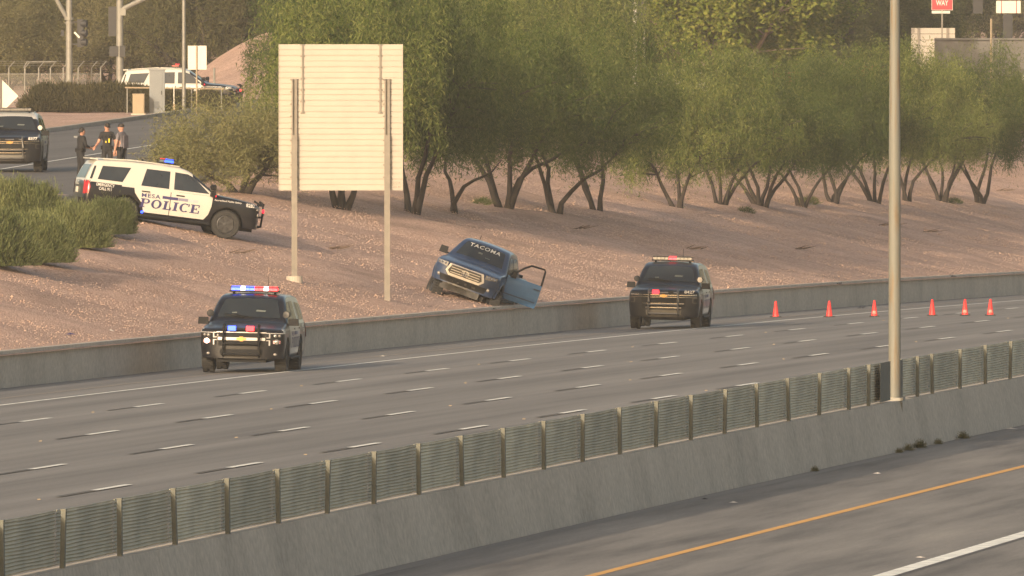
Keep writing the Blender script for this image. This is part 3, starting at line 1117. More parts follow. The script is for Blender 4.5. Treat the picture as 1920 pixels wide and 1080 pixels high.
# fallen twigs
for (px, py) in ((450, 478), (1090, 432), (1500, 470), (1745, 437), (1880, 360), (620, 470), (1300, 470), (1660, 425)):
    p = on_ground(px, py)
    mb = MB()
    for _ in range(5):
        a = RNG.uniform(-.5, .5)
        l = RNG.uniform(.2, .6)
        x0 = RNG.uniform(-.3, .3)
        mb.tube([(x0, 0, .05), (x0 + l * math.cos(a), l * math.sin(a) * .5, .08 + RNG.uniform(0, .12))], [.018, .006], 4)
    o = mb.build("fallen_twig", M["twig"])
    o.location = p
    tag(o, "dry fallen twigs lying on the gravel slope", "twig", "fallen twigs on the gravel")

# ------------------------------------------------------------------ vehicles
class Hull:
    """car body surface: side half width W(x,z), top T(x), rounded plan corners front and rear"""

    def __init__(s, top, wz, xr, xf, cr, cf, zb, rnd=.08, crown=.035, pf=2.4, qf=3.2, pr=2.6, qr=4.0):
        s.tx, s.tz = [p[0] for p in top], [p[1] for p in top]
        s.wz, s.ww = [p[0] for p in wz], [p[1] for p in wz]
        s.xr, s.xf, s.cr, s.cf, s.zb, s.rnd, s.crown = xr, xf, cr, cf, zb, rnd, crown
        s.pf, s.qf, s.pr, s.qr = pf, qf, pr, qr

    def T(s, x):
        return float(np.mean([np.interp(x + d, s.tx, s.tz) for d in (-.05, -.025, 0, .025, .05)]))

    def plan(s, x):
        u = max(0, (x - (s.xf - s.cf)) / s.cf)
        v = max(0, ((s.xr + s.cr) - x) / s.cr)
        return max(0, 1 - min(1, u) ** s.pf) ** (1 / s.qf) * max(0, 1 - min(1, v) ** s.pr) ** (1 / s.qr)

    def W(s, x, z):
        return float(np.interp(z, s.wz, s.ww)) * s.plan(x)

    def side(s, x, z):
        w = s.W(x, z)
        dz = (s.T(x) - s.crown) - z
        if dz < s.rnd:
            dz = max(dz, 0)
            w -= s.rnd - math.sqrt(max(0, s.rnd ** 2 - (s.rnd - dz) ** 2))
        return max(w, .005)

    def F(s, y, z):
        w = float(np.interp(z, s.wz, s.ww))
        k = min(.999, abs(y) / w)
        return s.xf - s.cf + s.cf * (1 - k ** s.qf) ** (1 / s.pf)

    def R(s, y, z):
        w = float(np.interp(z, s.wz, s.ww))
        k = min(.999, abs(y) / w)
        xr = s.xr + s.cr - s.cr * (1 - k ** s.qr) ** (1 / s.pr)
        # follow the leaning tailgate glass
        if z > s.T(xr + .02):
            lo, hi = xr, xr + .8
            for _ in range(24):
                m = (lo + hi) / 2
                if s.T(m) - s.crown * .5 < z:
                    lo = m
                else:
                    hi = m
            xr = lo
        return xr

    def top(s, x, y):
        T = s.T(x)
        w = max(.05, s.W(x, T - s.crown))
        return T - s.crown * min(1, (y / w) ** 2)

    def mesh(s, name, m, wheels, arch_r):
        xs = [s.xr + s.cr * (1 - math.cos(t)) for t in np.linspace(.04, math.pi / 2, 9)]
        xs += list(np.linspace(s.xr + s.cr, s.xf - s.cf, 52)[1:-1])
        xs += [s.xf - s.cf + s.cf * math.sin(t) for t in np.linspace(0, math.pi / 2 - .04, 9)]
        V, Fc = [], []
        loops = []
        for x in xs:
            T = s.T(x)
            zt = T - s.crown
            half = []
            for q in np.linspace(0, 1, 14):
                half.append(s.zb + (zt - s.rnd - s.zb) * q)
            pts = [(s.side(x, z), z) for z in half]
            for q in (.3, .6, .82, .95, 1.0):
                z = zt - s.rnd + s.rnd * q
                pts.append((s.side(x, z), z))
            we = pts[-1][0]
            for q in (.75, .5, .25):
                pts.append((we * q, T - s.crown * q * q))
            loop = [(x, -a, b) for (a, b) in pts] + [(x, 0, T)] + [(x, a, b) for (a, b) in reversed(pts)]
            loops.append(loop)
        n = len(loops[0])
        for lp in loops:
            V += lp
        for i in range(len(loops) - 1):
            for j in range(n):
                j2 = (j + 1) % n
                Fc.append((i * n + j, i * n + j2, (i + 1) * n + j2, (i + 1) * n + j))
        # end caps as ladders of quads
        for base, flip in ((0, False), ((len(loops) - 1) * n, True)):
            for j in range(n // 2):
                a, b, c, d = base + j, base + j + 1, base + n - 2 - j, base + n - 1 - j
                q = [a, b, c, d] if b != c else [a, b, d]
                q = [i for k, i in enumerate(q) if i not in q[:k]]
                if len(q) > 2:
                    Fc.append(tuple(q if not flip else q[::-1]))
        me = bpy.data.meshes.new(name)
        me.from_pydata(V, [], Fc)
        me.materials.append(m)
        bmx = bmesh.new()
        bmx.from_mesh(me)
        bmesh.ops.recalc_face_normals(bmx, faces=bmx.faces)
        bmx.to_mesh(me)
        bmx.free()
        o = bpy.data.objects.new("tmp", me)
        COL.objects.link(o)
        cut = MB()
        for wx in wheels:
            for sy in (-1, 1):
                cut.lathe([(arch_r, sy * .58), (arch_r, sy * 1.3)], (wx, 0, .41), 'y', 28)
        cm = cut.mesh("cut", M["trim"])
        bmx = bmesh.new(); bmx.from_mesh(cm); bmesh.ops.recalc_face_normals(bmx, faces=bmx.faces); bmx.to_mesh(cm); bmx.free()
        co = bpy.data.objects.new("cut", cm)
        COL.objects.link(co)
        md = o.modifiers.new("b", 'BOOLEAN')
        md.object, md.operation, md.solver = co, 'DIFFERENCE', 'EXACT'
        md.material_mode = 'TRANSFER'
        bpy.context.view_layer.update()
        out = bpy.data.meshes.new_from_object(o.evaluated_get(bpy.context.evaluated_depsgraph_get()))
        bpy.data.objects.remove(o)
        bpy.data.objects.remove(co)
        out.name = name
        out.polygons.foreach_set("use_smooth", [True] * len(out.polygons))
        out.set_sharp_from_angle(angle=math.radians(38))
        return out


def cut_poly(poly, du, dv):
    b = bmesh.new()
    b.faces.new([b.verts.new((p[0], p[1], 0)) for p in poly])
    us, vs = [p[0] for p in poly], [p[1] for p in poly]
    for (lo, hi, d, nrm) in ((min(us), max(us), du, (1, 0, 0)), (min(vs), max(vs), dv, (0, 1, 0))):
        k = max(1, int((hi - lo) / d))
        for i in range(1, k):
            c = lo + (hi - lo) * i / k
            bmesh.ops.bisect_plane(b, geom=list(b.verts) + list(b.edges) + list(b.faces), plane_co=(c * nrm[0], c * nrm[1], 0), plane_no=nrm)
    b.verts.index_update()
    out = [(v.co.x, v.co.y) for v in b.verts], [tuple(v.index for v in f.verts) for f in b.faces]
    b.free()
    return out


def side_pt(h, x, z, sy, e):
    return (x, sy * (h.side(x, z) + e), z)


def side_patch(mb, h, poly, sy, e=.004, mi=0, d=.10):
    vs, fs = cut_poly(poly, d, d)
    mb.add([side_pt(h, x, z, sy, e) for (x, z) in vs], fs, mi)


def front_patch(mb, h, poly, e=.004, mi=0, d=.06):
    vs, fs = cut_poly(poly, d, d)
    mb.add([(h.F(y, z) + e, y, z) for (y, z) in vs], fs, mi)


def rear_patch(mb, h, poly, e=.004, mi=0, d=.08):
    vs, fs = cut_poly(poly, d, d)
    mb.add([(h.R(y, z) - e, y, z) for (y, z) in vs], fs, mi)


def top_patch(mb, h, poly, e=.004, mi=0, d=.10):
    vs, fs = cut_poly(poly, d, d)
    mb.add([(x, y, h.top(x, y) + e) for (x, y) in vs], fs, mi)


def side_text(mb, h, vf, x0, z0, sy, e=.011, slant=0.0):
    vs, fs = vf
    mb.add([side_pt(h, x0 + (u + slant * v) * (1 if sy < 0 else -1), z0 + v, sy, e) for (u, v) in vs], fs)


WHEELS = {}


def wheel_meshes(R=.405, W=.28):
    k = (R, W)
    if k not in WHEELS:
        t = MB().lathe([(R * .62, -W / 2 + .03), (R * .70, -W / 2), (R * .93, -W / 2), (R, -W / 2 + .04), (R, W / 2 - .04), (R * .93, W / 2), (R * .70, W / 2), (R * .62, W / 2 - .03)], (0, 0, 0), 'y', 30, closed=True)
        for i in range(36):
            a = 2 * math.pi * i / 36
            for sgn in (-1, 1):
                t.box((R * math.cos(a), sgn * W * .28, R * math.sin(a)), (.03, W * .36, .014), (0, -a + math.pi / 2 + .25 * sgn, 0))
        r = MB().lathe([(R * .63, -W * .36), (R * .63, W * .40), (R * .58, W * .42), (R * .55, W * .20), (R * .12, W * .16), (.01, W * .16)], (0, 0, 0), 'y', 26)
        for i in range(6):
            a = 2 * math.pi * i / 6
            r.box((R * .34 * math.cos(a), W * .27, R * .34 * math.sin(a)), (R * .5, .05, .075), (0, -a, 0))
        r.lathe([(R * .16, W * .2), (R * .15, W * .36), (.01, W * .38)], (0, 0, 0), 'y', 14)
        for i in range(6):
            a = 2 * math.pi * (i + .5) / 6
            r.box((R * .42 * math.cos(a), W * .20, R * .42 * math.sin(a)), (R * .22, .02, .05), (0, -a, 0), 1)
        WHEELS[k] = (t.mesh("wheel", M["tyre"], True, 40), r.mesh("rim", [M["rim"], M["darklitter"]], True, 40))
    return WHEELS[k]


def add_wheels(t, xs, yw, R=.405, W=.28, steer=0.0, drop=(0, 0, 0, 0)):
    wm, rm = wheel_meshes(R, W)
    k = 0
    for i, x in enumerate(xs):
        for sy in (-1, 1):
            o = link("wheel", wm, t)
            o.location = (x, sy * yw, R - drop[k])
            o.rotation_euler = (0, RNG.uniform(0, 6), (0 if sy > 0 else math.pi) + (steer if i == 1 else 0))
            link("rim", rm, o)
            k += 1


WZ = [(.25, .93), (.42, .985), (.72, 1.018), (.95, 1.012), (1.12, .985), (1.18, .955), (1.5, .86), (1.8, .775), (2.0, .73)]
HULL_A = Hull([(-2.72, 1.00), (-2.69, 1.18), (-2.50, 1.68), (-2.40, 1.80), (-1.6, 1.865), (-.5, 1.89), (.05, 1.865), (.32, 1.78), (1.06, 1.27), (1.16, 1.22), (1.7, 1.175), (2.25, 1.10), (2.39, 1.04), (2.46, .93)],
              WZ, -2.72, 2.46, .18, .34, .36)
HULL_B = Hull([(-2.78, 1.00), (-2.75, 1.20), (-2.58, 1.68), (-2.46, 1.83), (-1.6, 1.90), (-.5, 1.925), (.05, 1.90), (.34, 1.81), (1.08, 1.31), (1.18, 1.26), (1.7, 1.23), (2.32, 1.17), (2.47, 1.11), (2.54, .98)],
              [(a, b * 1.008) for (a, b) in WZ], -2.78, 2.54, .18, .30, .36)
HMESH = {}


def police_suv(label, style, matrix, lights=(), roof_white=True, text=True, detail=True, group="police SUVs at the scene", lit_head=False, bar_lit=None, steer=0.0, number=None):
    h = HULL_A if style == 'A' else HULL_B
    ax = 1.473 if style == 'A' else 1.535
    t = thing("police_suv", label, "police car", matrix=matrix, group=group)
    if style not in HMESH:
        HMESH[style] = h.mesh("body", M["black"], (-ax, ax), .475)
    hm_ = HMESH[style]
    if roof_white:
        if style + "w" not in HMESH:
            hm_ = HMESH[style].copy()
            hm_.materials[0] = M["black"]
            hm_.materials.append(M["white"])
            wi = len(hm_.materials) - 1
            for p_ in hm_.polygons:
                if p_.center.z > 1.16 and p_.center.x < .40 and p_.material_index == 0:
                    p_.material_index = wi
            HMESH[style + "w"] = hm_
        hm_ = HMESH[style + "w"]
    link("body", hm_, t)
    add_wheels(t, (-ax, ax), .875, steer=steer)
    # underbody so daylight does not pass through the arches
    MB().box((0, 0, .42), (4.6, 1.15, .30)).box((ax, 0, .41), (.12, 1.6, .12)).box((-ax, 0, .41), (.14, 1.6, .14)).build("chassis", M["trim"], t)
    # lower black cladding, side steps
    for sy in (-1, 1):
        MB().box((0, sy * .98, .37), (2.0, .12, .06)).tube([(-.95, sy * 1.03, .36), (.95, sy * 1.03, .36)], .03, 8).build("side_step", M["trim"], t)
    # upper body in white
    dz = 0 if style == 'A' else .03
    xo = 0 if style == 'A' else .03
    up = MB()
    for sy in (-1, 1):
        side_patch(up, h, [(-2.62 - xo, 1.145), (-2.55 - xo, 1.40), (-2.43 - xo, 1.72 + dz), (-1.6, 1.775 + dz), (-.3, 1.785 + dz), (.12, 1.75 + dz), (.42, 1.60 + dz), (1.02, 1.19 + dz), (1.02, 1.145)], sy, .004)
    up.build("upper_side", M["white"], t, True, 40)
    if roof_white:
        r = MB()
        top_patch(r, h, [(-2.36, -.62), (-2.36, .62), (-1.5, .66), (.10, .66), (.24, .60), (.24, -.60), (.10, -.66), (-1.5, -.66)], .004)
        r.build("roof_panel", M["white"], t, True)
        for sy in (-1, 1):
            MB().tube([(-2.2, sy * .63, h.top(-2.2, .63) + .02), (-1.2, sy * .64, h.top(-1.2, .64) + .03), (0.0, sy * .63, h.top(0, .63) + .02)], .018, 6).build("roof_rail", M["white"], t)
    for sy in (-1, 1):
        # doors with their own glass and handles
        fd = MB()
        side_patch(fd, h, [(-.195, .46), (.80, .46), (.92, .62), (.985, .85), (1.01, 1.14 + dz), (-.195, 1.14 + dz)], sy, .010)
        dr = fd.build("front_door", M["white"], t, True, 40)
        rd = MB()
        side_patch(rd, h, [(-.215, .46), (-.215, 1.14 + dz), (-1.27, 1.14 + dz), (-1.24, .98), (-1.13, .84), (-1.0, .70), (-.94, .46)], sy, .010)
        dr2 = rd.build("rear_door", M["white"], t, True, 40)
        for (d_, x) in ((dr, -.05), (dr2, -1.05)):
            hb = MB()
            side_patch(hb, h, [(x, 1.03), (x + .24, 1.03), (x + .24, 1.065), (x, 1.065)], sy, .03)
            hb.build("handle", M["trim"], d_)
        for (nm, poly) in (("window", [(.90, 1.20 + dz), (.46, 1.585 + dz), (.24, 1.68 + dz), (-.13, 1.695 + dz), (-.13, 1.20 + dz)]),
                           ("window", [(-.27, 1.20 + dz), (-.27, 1.695 + dz), (-.95, 1.69 + dz), (-1.08, 1.20 + dz)]),
                           ("window", [(-1.62, 1.23 + dz), (-1.40, 1.66 + dz), (-2.22, 1.62 + dz), (-2.34, 1.23 + dz)]),
                           ("window", [(-2.50, 1.22 + dz), (-2.40, 1.60 + dz), (-2.46, 1.60 + dz), (-2.57, 1.22 + dz)])):
            g = MB()
            side_patch(g, h, poly, sy, .013, d=.14)
            g.build(nm, M["glass"], t, True)
            # thin dark gasket
        # wing mirror
        m = MB().box((.98, sy * 1.09, 1.22 + dz), (.13, .25, .17), taper=.9).box((.99, sy * .97, 1.16 + dz), (.07, .12, .05))
        mr = m.build("mirror", M["trim"], t)
        if 'mirror' in lights:
            MB().box((1.05, sy * 1.10, 1.16 + dz), (.03, .12, .05)).build("mirror_lamp", M["red_on"], mr)
        # spotlight at the pillar
        p = Vector((1.0, sy * .93, 1.40 + dz))
        sp = MB()
        sp.lathe([(.02, -.10), (.07, -.07), (.085, .02), (.088, .05), (.08, .055)], (0, 0, 0), 'x', 14)
        so = sp.build("spotlight", M["trim"], t, True)
        so.location = p
        so.rotation_euler = (0, 0, -.25 * sy)
        MB().lathe([(.078, .058), (.05, .063), (.01, .065)], (0, 0, 0), 'x', 14).build("lens", M["litter"] if ('spot_glare' in lights and sy > 0) else M["rim"], so, True)  # pale lens colour stands in for sun glare on this side
        # tail lamp, wraps the corner
        tl = MB()
        side_patch(tl, h, [(-2.69, .80), (-2.69, 1.16), (-2.58, 1.16), (-2.52, 1.0), (-2.56, .80)], sy, .012, d=.05)
        rear_patch(tl, h, [(sy * .97, .78), (sy * .97, 1.16), (sy * .82, 1.16), (sy * .82, .78)], .012)
        tl.build("tail_lamp", M["red_lens"], t, True)
        if text:
            w = MB()
            if sy < 0:
                side_text(w, h, fit2d(text2d("EMERGENCY", 1, .01), .52, .085), -2.36, 1.045, sy)
                side_text(w, h, fit2d(text2d("CALL 911", 1, .01), .36, .085), -2.28, .935, sy)
            else:
                side_text(w, h, fit2d(text2d("EMERGENCY", 1, .01), .52, .085), -1.84, 1.045, sy)
                side_text(w, h, fit2d(text2d("CALL 911", 1, .01), .36, .085), -1.92, .935, sy)
            w.build("emergency_lettering", M["decal"], t)
            n = MB()
            x0 = -1.04 if sy < 0 else .70
            side_text(n, h, fit2d(text2d("MESA", 1, .015, spacing=1.15), .54, .115), x0, .885, sy, .020)
            n.build("city_lettering", M["navy"], t)
            pl = MB()
            side_text(pl, h, police_glyphs(1.72, .255), x0 - (.04 if sy < 0 else -.04), .60, sy, .020, slant=.12)
            pl.build("police_lettering", M["navy"], t)
            for j, (a, b, mm) in enumerate(((.60, 1.05, "navy"), (1.06, 1.34, "navy2"), (1.35, 1.64, "navy3"))):
                st = MB()
                xa, xb = (x0 + a, x0 + b) if sy < 0 else (x0 - b, x0 - a)
                side_patch(st, h, [(xa, .905), (xb, .905), (xb, .985), (xa, .985)], sy, .018)
                st.build("stripe", M[mm], t)
            f = MB()
            side_text(f, h, fit2d(text2d("Accredited Public Safety", 1, .006, .2), .80, .065), 1.05 if sy < 0 else 1.85, 1.02, sy, .007)
            side_text(f, h, fit2d(text2d(number or "8282", 1, .02), .25, .105), 1.98 if sy < 0 else 2.23, .965, sy, .007)
            f.build("fender_lettering", M["decal"], t)
    # glass front and back
    ws = MB()
    top_patch(ws, h, [(.98, -.76), (.98, .76), (.42, .64), (.36, .60), (.36, -.60), (.42, -.64)], .006, d=.09)
    wsh = ws.build("windshield", M["glass"], t, True)
    wp = MB()
    for sy in (-1, 1):
        wp.tube([(1.02, sy * .1, h.top(1.02, .1) + .02), (.92, sy * .1 - .5, h.top(.92, .4) + .03)], .012, 4)
    wp.build("wiper", M["trim"], t)
    # cabin things seen through the glass: pale papers on the dash, mirror
    dsh = MB()
    top_patch(dsh, h, [(.80, .15), (.80, .38), (.75, .40), (.74, .17)], .009)
    top_patch(dsh, h, [(.86, -.42), (.86, -.30), (.82, -.30), (.82, -.42)], .009)
    dsh.build("dash_paper", mat("dim_dash_paper", (.13, .14, .12), .5, var=.2), wsh)
    rw = MB()
    rear_patch(rw, h, [(-.72, 1.22), (.72, 1.22), (.62, 1.62), (-.62, 1.62)], .008)
    rw.build("rear_window", M["glass"], t, True)
    rs = MB()
    rs.box((-2.46 - xo, 0, 1.79 + dz), (.22, 1.25, .04))
    rs.build("spoiler", M["white"] if roof_white else M["black"], t)
    if text:
        MB().add([(h.xr - .03, y * -1 + .3, z + 1.02) for (y, z) in fit2d(text2d("POLICE", 1, .02), .6, .12)[0]], fit2d(text2d("POLICE", 1, .02), .6, .12)[1]).build("tailgate_lettering", M["decal"], t)
        MB().box((h.xr - .02, 0, .88), (.02, .32, .16)).build("number_plate", M["signwhite"], t)
    MB().box((h.xr - .01, 0, .55), (.16, 1.7, .24)).build("rear_bumper", M["black"], t)
    # nose
    g = MB()
    if style == 'A':
        front_patch(g, h, [(-.56, .66), (.56, .66), (.56, .985), (-.56, .985)], .006)
        gr = g.build("grille", M["trim"], t)
        ch = MB()
        front_patch(ch, h, [(-.57, .795), (.57, .795), (.57, .865), (-.57, .865)], .022)
        front_patch(ch, h, [(-.60, .975), (.60, .975), (.60, 1.00), (-.60, 1.00)], .020)
        ch.build("grille_bar", mat("bright_bracket", (.44, .42, .40), .35, .3, var=.05), gr)
        em = MB()
        em.add([(h.F(y, .8) + .04, y, z) for (y, z) in ((-.12, .805), (-.045, .805), (-.04, .775), (.05, .775), (.04, .805), (.11, .805), (.12, .855), (.045, .855), (.04, .885), (-.05, .885), (-.04, .855), (-.11, .855))], [tuple(range(12))])
        em.build("emblem", M["gold"], gr)
        for sy in (-1, 1):
            hl = MB()
            front_patch(hl, h, [(sy * .60, .68), (sy * .985, .70), (sy * .99, .97), (sy * .60, .985)], .008)
            ho = hl.build("headlight", M["trim"], t)
            br = MB()
            for (a, b, c, d_) in ((.60, .68, .965, .985), (.66, .69, .87, .97), (.60, .69, .855, .875), (.60, .69, .79, .81), (.655, .69, .68, .80), (.69, .99, .965, .982)):
                front_patch(br, h, [(sy * a, c), (sy * b, c), (sy * b, d_), (sy * a, d_)], .020)
            br.build("chrome_bracket", mat("bright_bracket", (.44, .42, .40), .35, .3, var=.05), ho)
            for (y, z, rr, mm) in ((.80, .915, .055, "lamp"), (.90, .915, .045, "lamp"), (.83, .77, .085, "lamp_on" if lit_head and sy < 0 else "lamp")):
                xx = h.F(sy * y, z)
                MB().blob((xx - .01, sy * y, z), (.05, rr, rr * .8), 12, 8).build("bulb", M[mm], ho, True)
            if lit_head:
                front_patch_mb = MB()
                front_patch(front_patch_mb, h, [(sy * .76, .73), (sy * .92, .73), (sy * .92, .80), (sy * .76, .80)], .012)
                front_patch_mb.build("lens_glow", mat("dim_lit_lamp", (.7, .35, .28), .3, emit=(1, .32, .25), estr=.75), ho)
        lo = MB()
        front_patch(lo, h, [(-.50, .44), (.50, .44), (.52, .58), (-.52, .58)], .006)
        lo.build("air_intake", M["trim"], t)
        bl = MB()
        front_patch(bl, h, [(-.95, .585), (.95, .585), (.95, .61), (-.95, .61)], .012)
        bl.build("bumper_crease", M["black"], t)
        for sy in (-1, 1):
            MB().blob((h.F(sy * .82, .47) + .0, sy * .80, .47), (.03, .05, .035), 10, 6).build("fog_lamp", M["lamp"], t)
    else:
        front_patch(g, h, [(-.62, .60), (.62, .60), (.66, 1.03), (-.66, 1.03)], .006)
        gr = g.build("grille", M["trim"], t)
        ch = MB()
        for (z0_, z1_, y) in ((.985, 1.01, .95), (.93, .945, .95), (.74, .765, .60), (.62, .65, .52)):
            front_patch(ch, h, [(-y, z0_), (y, z0_), (y, z1_), (-y, z1_)], .020)
        ch.build("grille_bar", M["chrome"], gr)
        em = MB()
        em.add([(h.F(y, .8) + .035, y, z + .02) for (y, z) in ((-.11, .93), (-.04, .93), (-.035, .905), (.045, .905), (.035, .93), (.10, .93), (.11, .975), (.04, .975), (.035, 1.0), (-.045, 1.0), (-.035, .975), (-.10, .975))], [tuple(range(12))])
        em.build("emblem", M["gold"], gr)
        for sy in (-1, 1):
            hl = MB()
            front_patch(hl, h, [(sy * .68, .90), (sy * .98, .94), (sy * .98, 1.06), (sy * .68, 1.04)], .008)
            ho = hl.build("headlight", M["trim"], t)
            lb = MB()
            for y in (.73, .80, .87, .93):
                lb.blob((h.F(sy * y, 1.0) - .005, sy * y, 1.01), (.02, .028, .022), 8, 6)
            lb.build("bulb", M["lamp"], ho)
            dr_ = MB()
            for (ya, yb, za, zb_) in ((.83, .86, .78, .92), (.83, .97, .905, .92), (.84, .96, .77, .79)):
                front_patch(dr_, h, [(sy * ya, za), (sy * yb, za), (sy * yb, zb_), (sy * ya, zb_)], .014)
            dr_.build("running_lamp", M["clear_lens"], ho)
        lo = MB()
        front_patch(lo, h, [(-.50, .42), (.50, .42), (.52, .56), (-.52, .56)], .006)
        lo.build("air_intake", mat("dull_skid_plate", (.10, .095, .08), .5, .3), t)
        nm = MB()
        front_patch(nm, h, [(.62, 1.075), (.90, 1.06), (.90, 1.085), (.62, 1.10)], .010)
        v2, f2 = fit2d(text2d(number or "8427", 1, .02), .30, .085)
        nm2 = MB().add([(h.F(.62, 1.04) - .02 + .03, .60 + u, 1.055 + v) for (u, v) in v2], f2)
        nm2.build("hood_number", M["decal"], t)
    # push bar
    pb = MB()
    xb = h.xf + .10
    for sy in (-1, 1):
        pb.tube([(h.xf - .06, sy * .43, .40), (xb, sy * .43, .46), (xb + .02, sy * .43, .80), (xb, sy * .42, 1.10), (h.xf - .02, sy * .42, 1.16)], .034, 8)
    for z in (.46, .72):
        pb.tube([(xb + .01, -.43, z), (xb + .01, .43, z)], .028, 8)
    pb.tube([(xb, -.42, 1.06), (xb, .42, 1.06)], .03, 8)
    pbo = pb.build("push_bar", M["trim"] if style == 'A' else mat("satin_bar", (.16, .155, .145), .35, .7, var=.1), t, True)
    for k_, y in enumerate((-.22, .22)):
        on = ('push_l' if k_ == 0 else 'push_r') in lights
        lm = M["trim"]
        if on:
            lm = M["blue_on"] if (k_ == 0 and 'push_l_blue' in lights) else M["red_on"]
        ml = MB().box((xb + .04, y, 1.085), (.05, .19 if on else .15, .115 if on else .07)).build("push_bar_lamp", lm, pbo)
    if 'fender' in lights:
        for sy in (-1, 1):
            MB().box((xb + .02, sy * .47, .90), (.05, .05, .09)).build("corner_lamp", M["red_on"], pbo)
    if 'step_blue' in lights:
        for sy in (-1, 1):
            MB().box((-.98, sy * 1.04, .46), (.06, .05, .06)).build("step_lamp", M["blue_on"], t)
    # light bar
    zb_ = h.top(-.28, 0) + .075
    lb = MB().box((-.28, 0, zb_ - .035), (.34, 1.20, .04)).box((-.28, 0, zb_ + .065), (.30, 1.16, .02))
    for sy in (-1, 1):
        lb.box((-.28, sy * .50, zb_ - .07), (.06, .06, .08))
    lbo = lb.build("light_bar", M["trim"], t)
    nmod = 10
    for i in range(nmod):
        y = -.56 + 1.12 * (i + .5) / nmod
        mm = "clear_lens"
        if bar_lit:
            c = bar_lit[i]
            mm = {'r': "red_on", 'b': "blue_on", 'w': "white_on", '.': "clear_lens", 'R': "red_lens"}[c]
        lit = mm.endswith('_on')
        bx = MB().box((-.28, y, zb_ + (.034 if lit else .02)), (.22 if lit else .31, .106, .100 if lit else .072), taper=.92)
        bx.build("light_module", M[mm], lbo)
    # aerials
    MB().tube([(-1.4, .2, h.top(-1.4, .2)), (-1.45, .2, h.top(-1.4, .2) + .38)], .006, 4).build("aerial", M["trim"], t)
    MB().lathe([(.04, 0), (.035, .05), (.01, .07)], (-1.0, -.15, h.top(-1.0, .15)), 'z', 10).build("roof_puck", M["trim"], t)
    return t


def pose(p, fwd, up):
    """matrix with x along fwd (made square to up), z along up, at p"""
    u = Vector(up).normalized()
    f = Vector(fwd)
    f = (f - u * f.dot(u)).normalized()
    l = u.cross(f)
    return Matrix.Translation(p) @ Matrix((f, l, u)).transposed().to_4x4()


def heading(deg_from_road):
    """unit vector; 0 = straight away along the road, 90 = to the right of it"""
    a = math.radians(deg_from_road)
    return Vector((math.sin(a), math.cos(a), 0))


def gnormal(p, e=.8):
    L, s = -p.x, p.y
    zx = (surf_z(L - e, s) - surf_z(L + e, s)) / (2 * e)
    zy = (surf_z(L, s + e) - surf_z(L, s - e)) / (2 * e)
    return Vector((-zx, -zy, 1)).normalized()


RUP = Vector((.02, .010, 1)).normalized()


def on_road(px, d, dz=0.0):
    p = at(px, 540, d)
    p.z = float(road_z(-p.x, p.y)) + dz
    return p


# near patrol car, lights flashing, on the shoulder facing us (centre a little behind the front axle)
F1 = heading(180 - 4.2)
p = on_road(462, 322.0) - F1 * 1.2
p.z = float(road_z(-p.x, p.y))
police_suv("black and white police SUV on the near shoulder with red and blue light bar flashing", 'A', pose(p, F1, RUP),
           lights=('push_l', 'push_r', 'push_l_blue', 'mirror_off'), roof_white=False, lit_head=True, bar_lit="bbwbbrrwrr", number="8315")
# far patrol car with one red lamp
F2 = heading(180 - 3.6)
p = on_road(1250, 388.5) - F2 * 1.3
p.z = float(road_z(-p.x, p.y))
police_suv("black police SUV by the traffic cones with one red roof lamp lit", 'B', pose(p, F2, RUP),
           lights=('push_l', 'spot_glare'), roof_white=False, bar_lit="....rr....", number="8427")
# white patrol car nosed down the slope
pf = on_ground(420, 448)
away = 9.33 + 90 - 11.0 - 9.33
fw = heading(-PSI * 180 / math.pi + 90 - 11)
pr_ = pf - fw * 2.9
slope = (pf.z - surf_z(-pr_.x, pr_.y)) / 2.946
fw3 = Vector((fw.x, fw.y, -.128)).normalized()
right = fw.cross(Vector((0, 0, 1)))
up3 = right.cross(fw3).normalized()
c3 = pf - fw3 * 1.473 - right * .95
police_suv("white and black police SUV nosed down the gravel slope, lettered MESA POLICE", 'A', pose(c3, fw3, up3),
           lights=('mirror', 'fender', 'step_blue'), roof_white=True, bar_lit="..bb..RRrr"[::-1] if False else "bb......rr", number="8282", steer=-.12)
# patrol car on the ramp at the picture edge
p = stand(22, 437.5)
p.z += .10
F4 = heading(180 - 9.33 + 9.33 - 8.5)
p = p - F4 * 1.4
p.z = surf_z(-p.x, p.y) + .10
police_suv("police SUV with white roof parked on the ramp at the picture edge", 'B', pose(p, F4, (0, 0, 1)),
           lights=('spot_glare',), roof_white=True, bar_lit="..........", number="8377")
# patrol car behind the cabinets
p = stand(343, 588)
fw5 = heading(-PSI * 180 / math.pi + 90 + 4)
police_suv("white and black police SUV parked side-on behind the roadside cabinets", 'A', pose(p + Vector((0, 0, .05)), fw5, (0, 0, 1)),
           lights=('mirror', 'fender'), roof_white=True, text=True, bar_lit="R........r", number="8290")


# ------------------------------------------------------------------ blue pickup
WZT = [(.28, .86), (.45, .915), (.75, .955), (.95, .945), (1.08, .925), (1.16, .89), (1.45, .78), (1.75, .68), (1.9, .65)]
HULL_T = Hull([(-2.76, 1.06), (-2.72, 1.13), (-1.25, 1.15), (-1.20, 1.20), (-.98, 1.66), (-.85, 1.74), (-.2, 1.80), (.30, 1.765), (.50, 1.70), (1.16, 1.22), (1.26, 1.17), (1.8, 1.135), (2.3, 1.04), (2.42, .98), (2.50, .86)],
              WZT, -2.76, 2.50, .14, .42, .42, rnd=.07, qf=2.8)


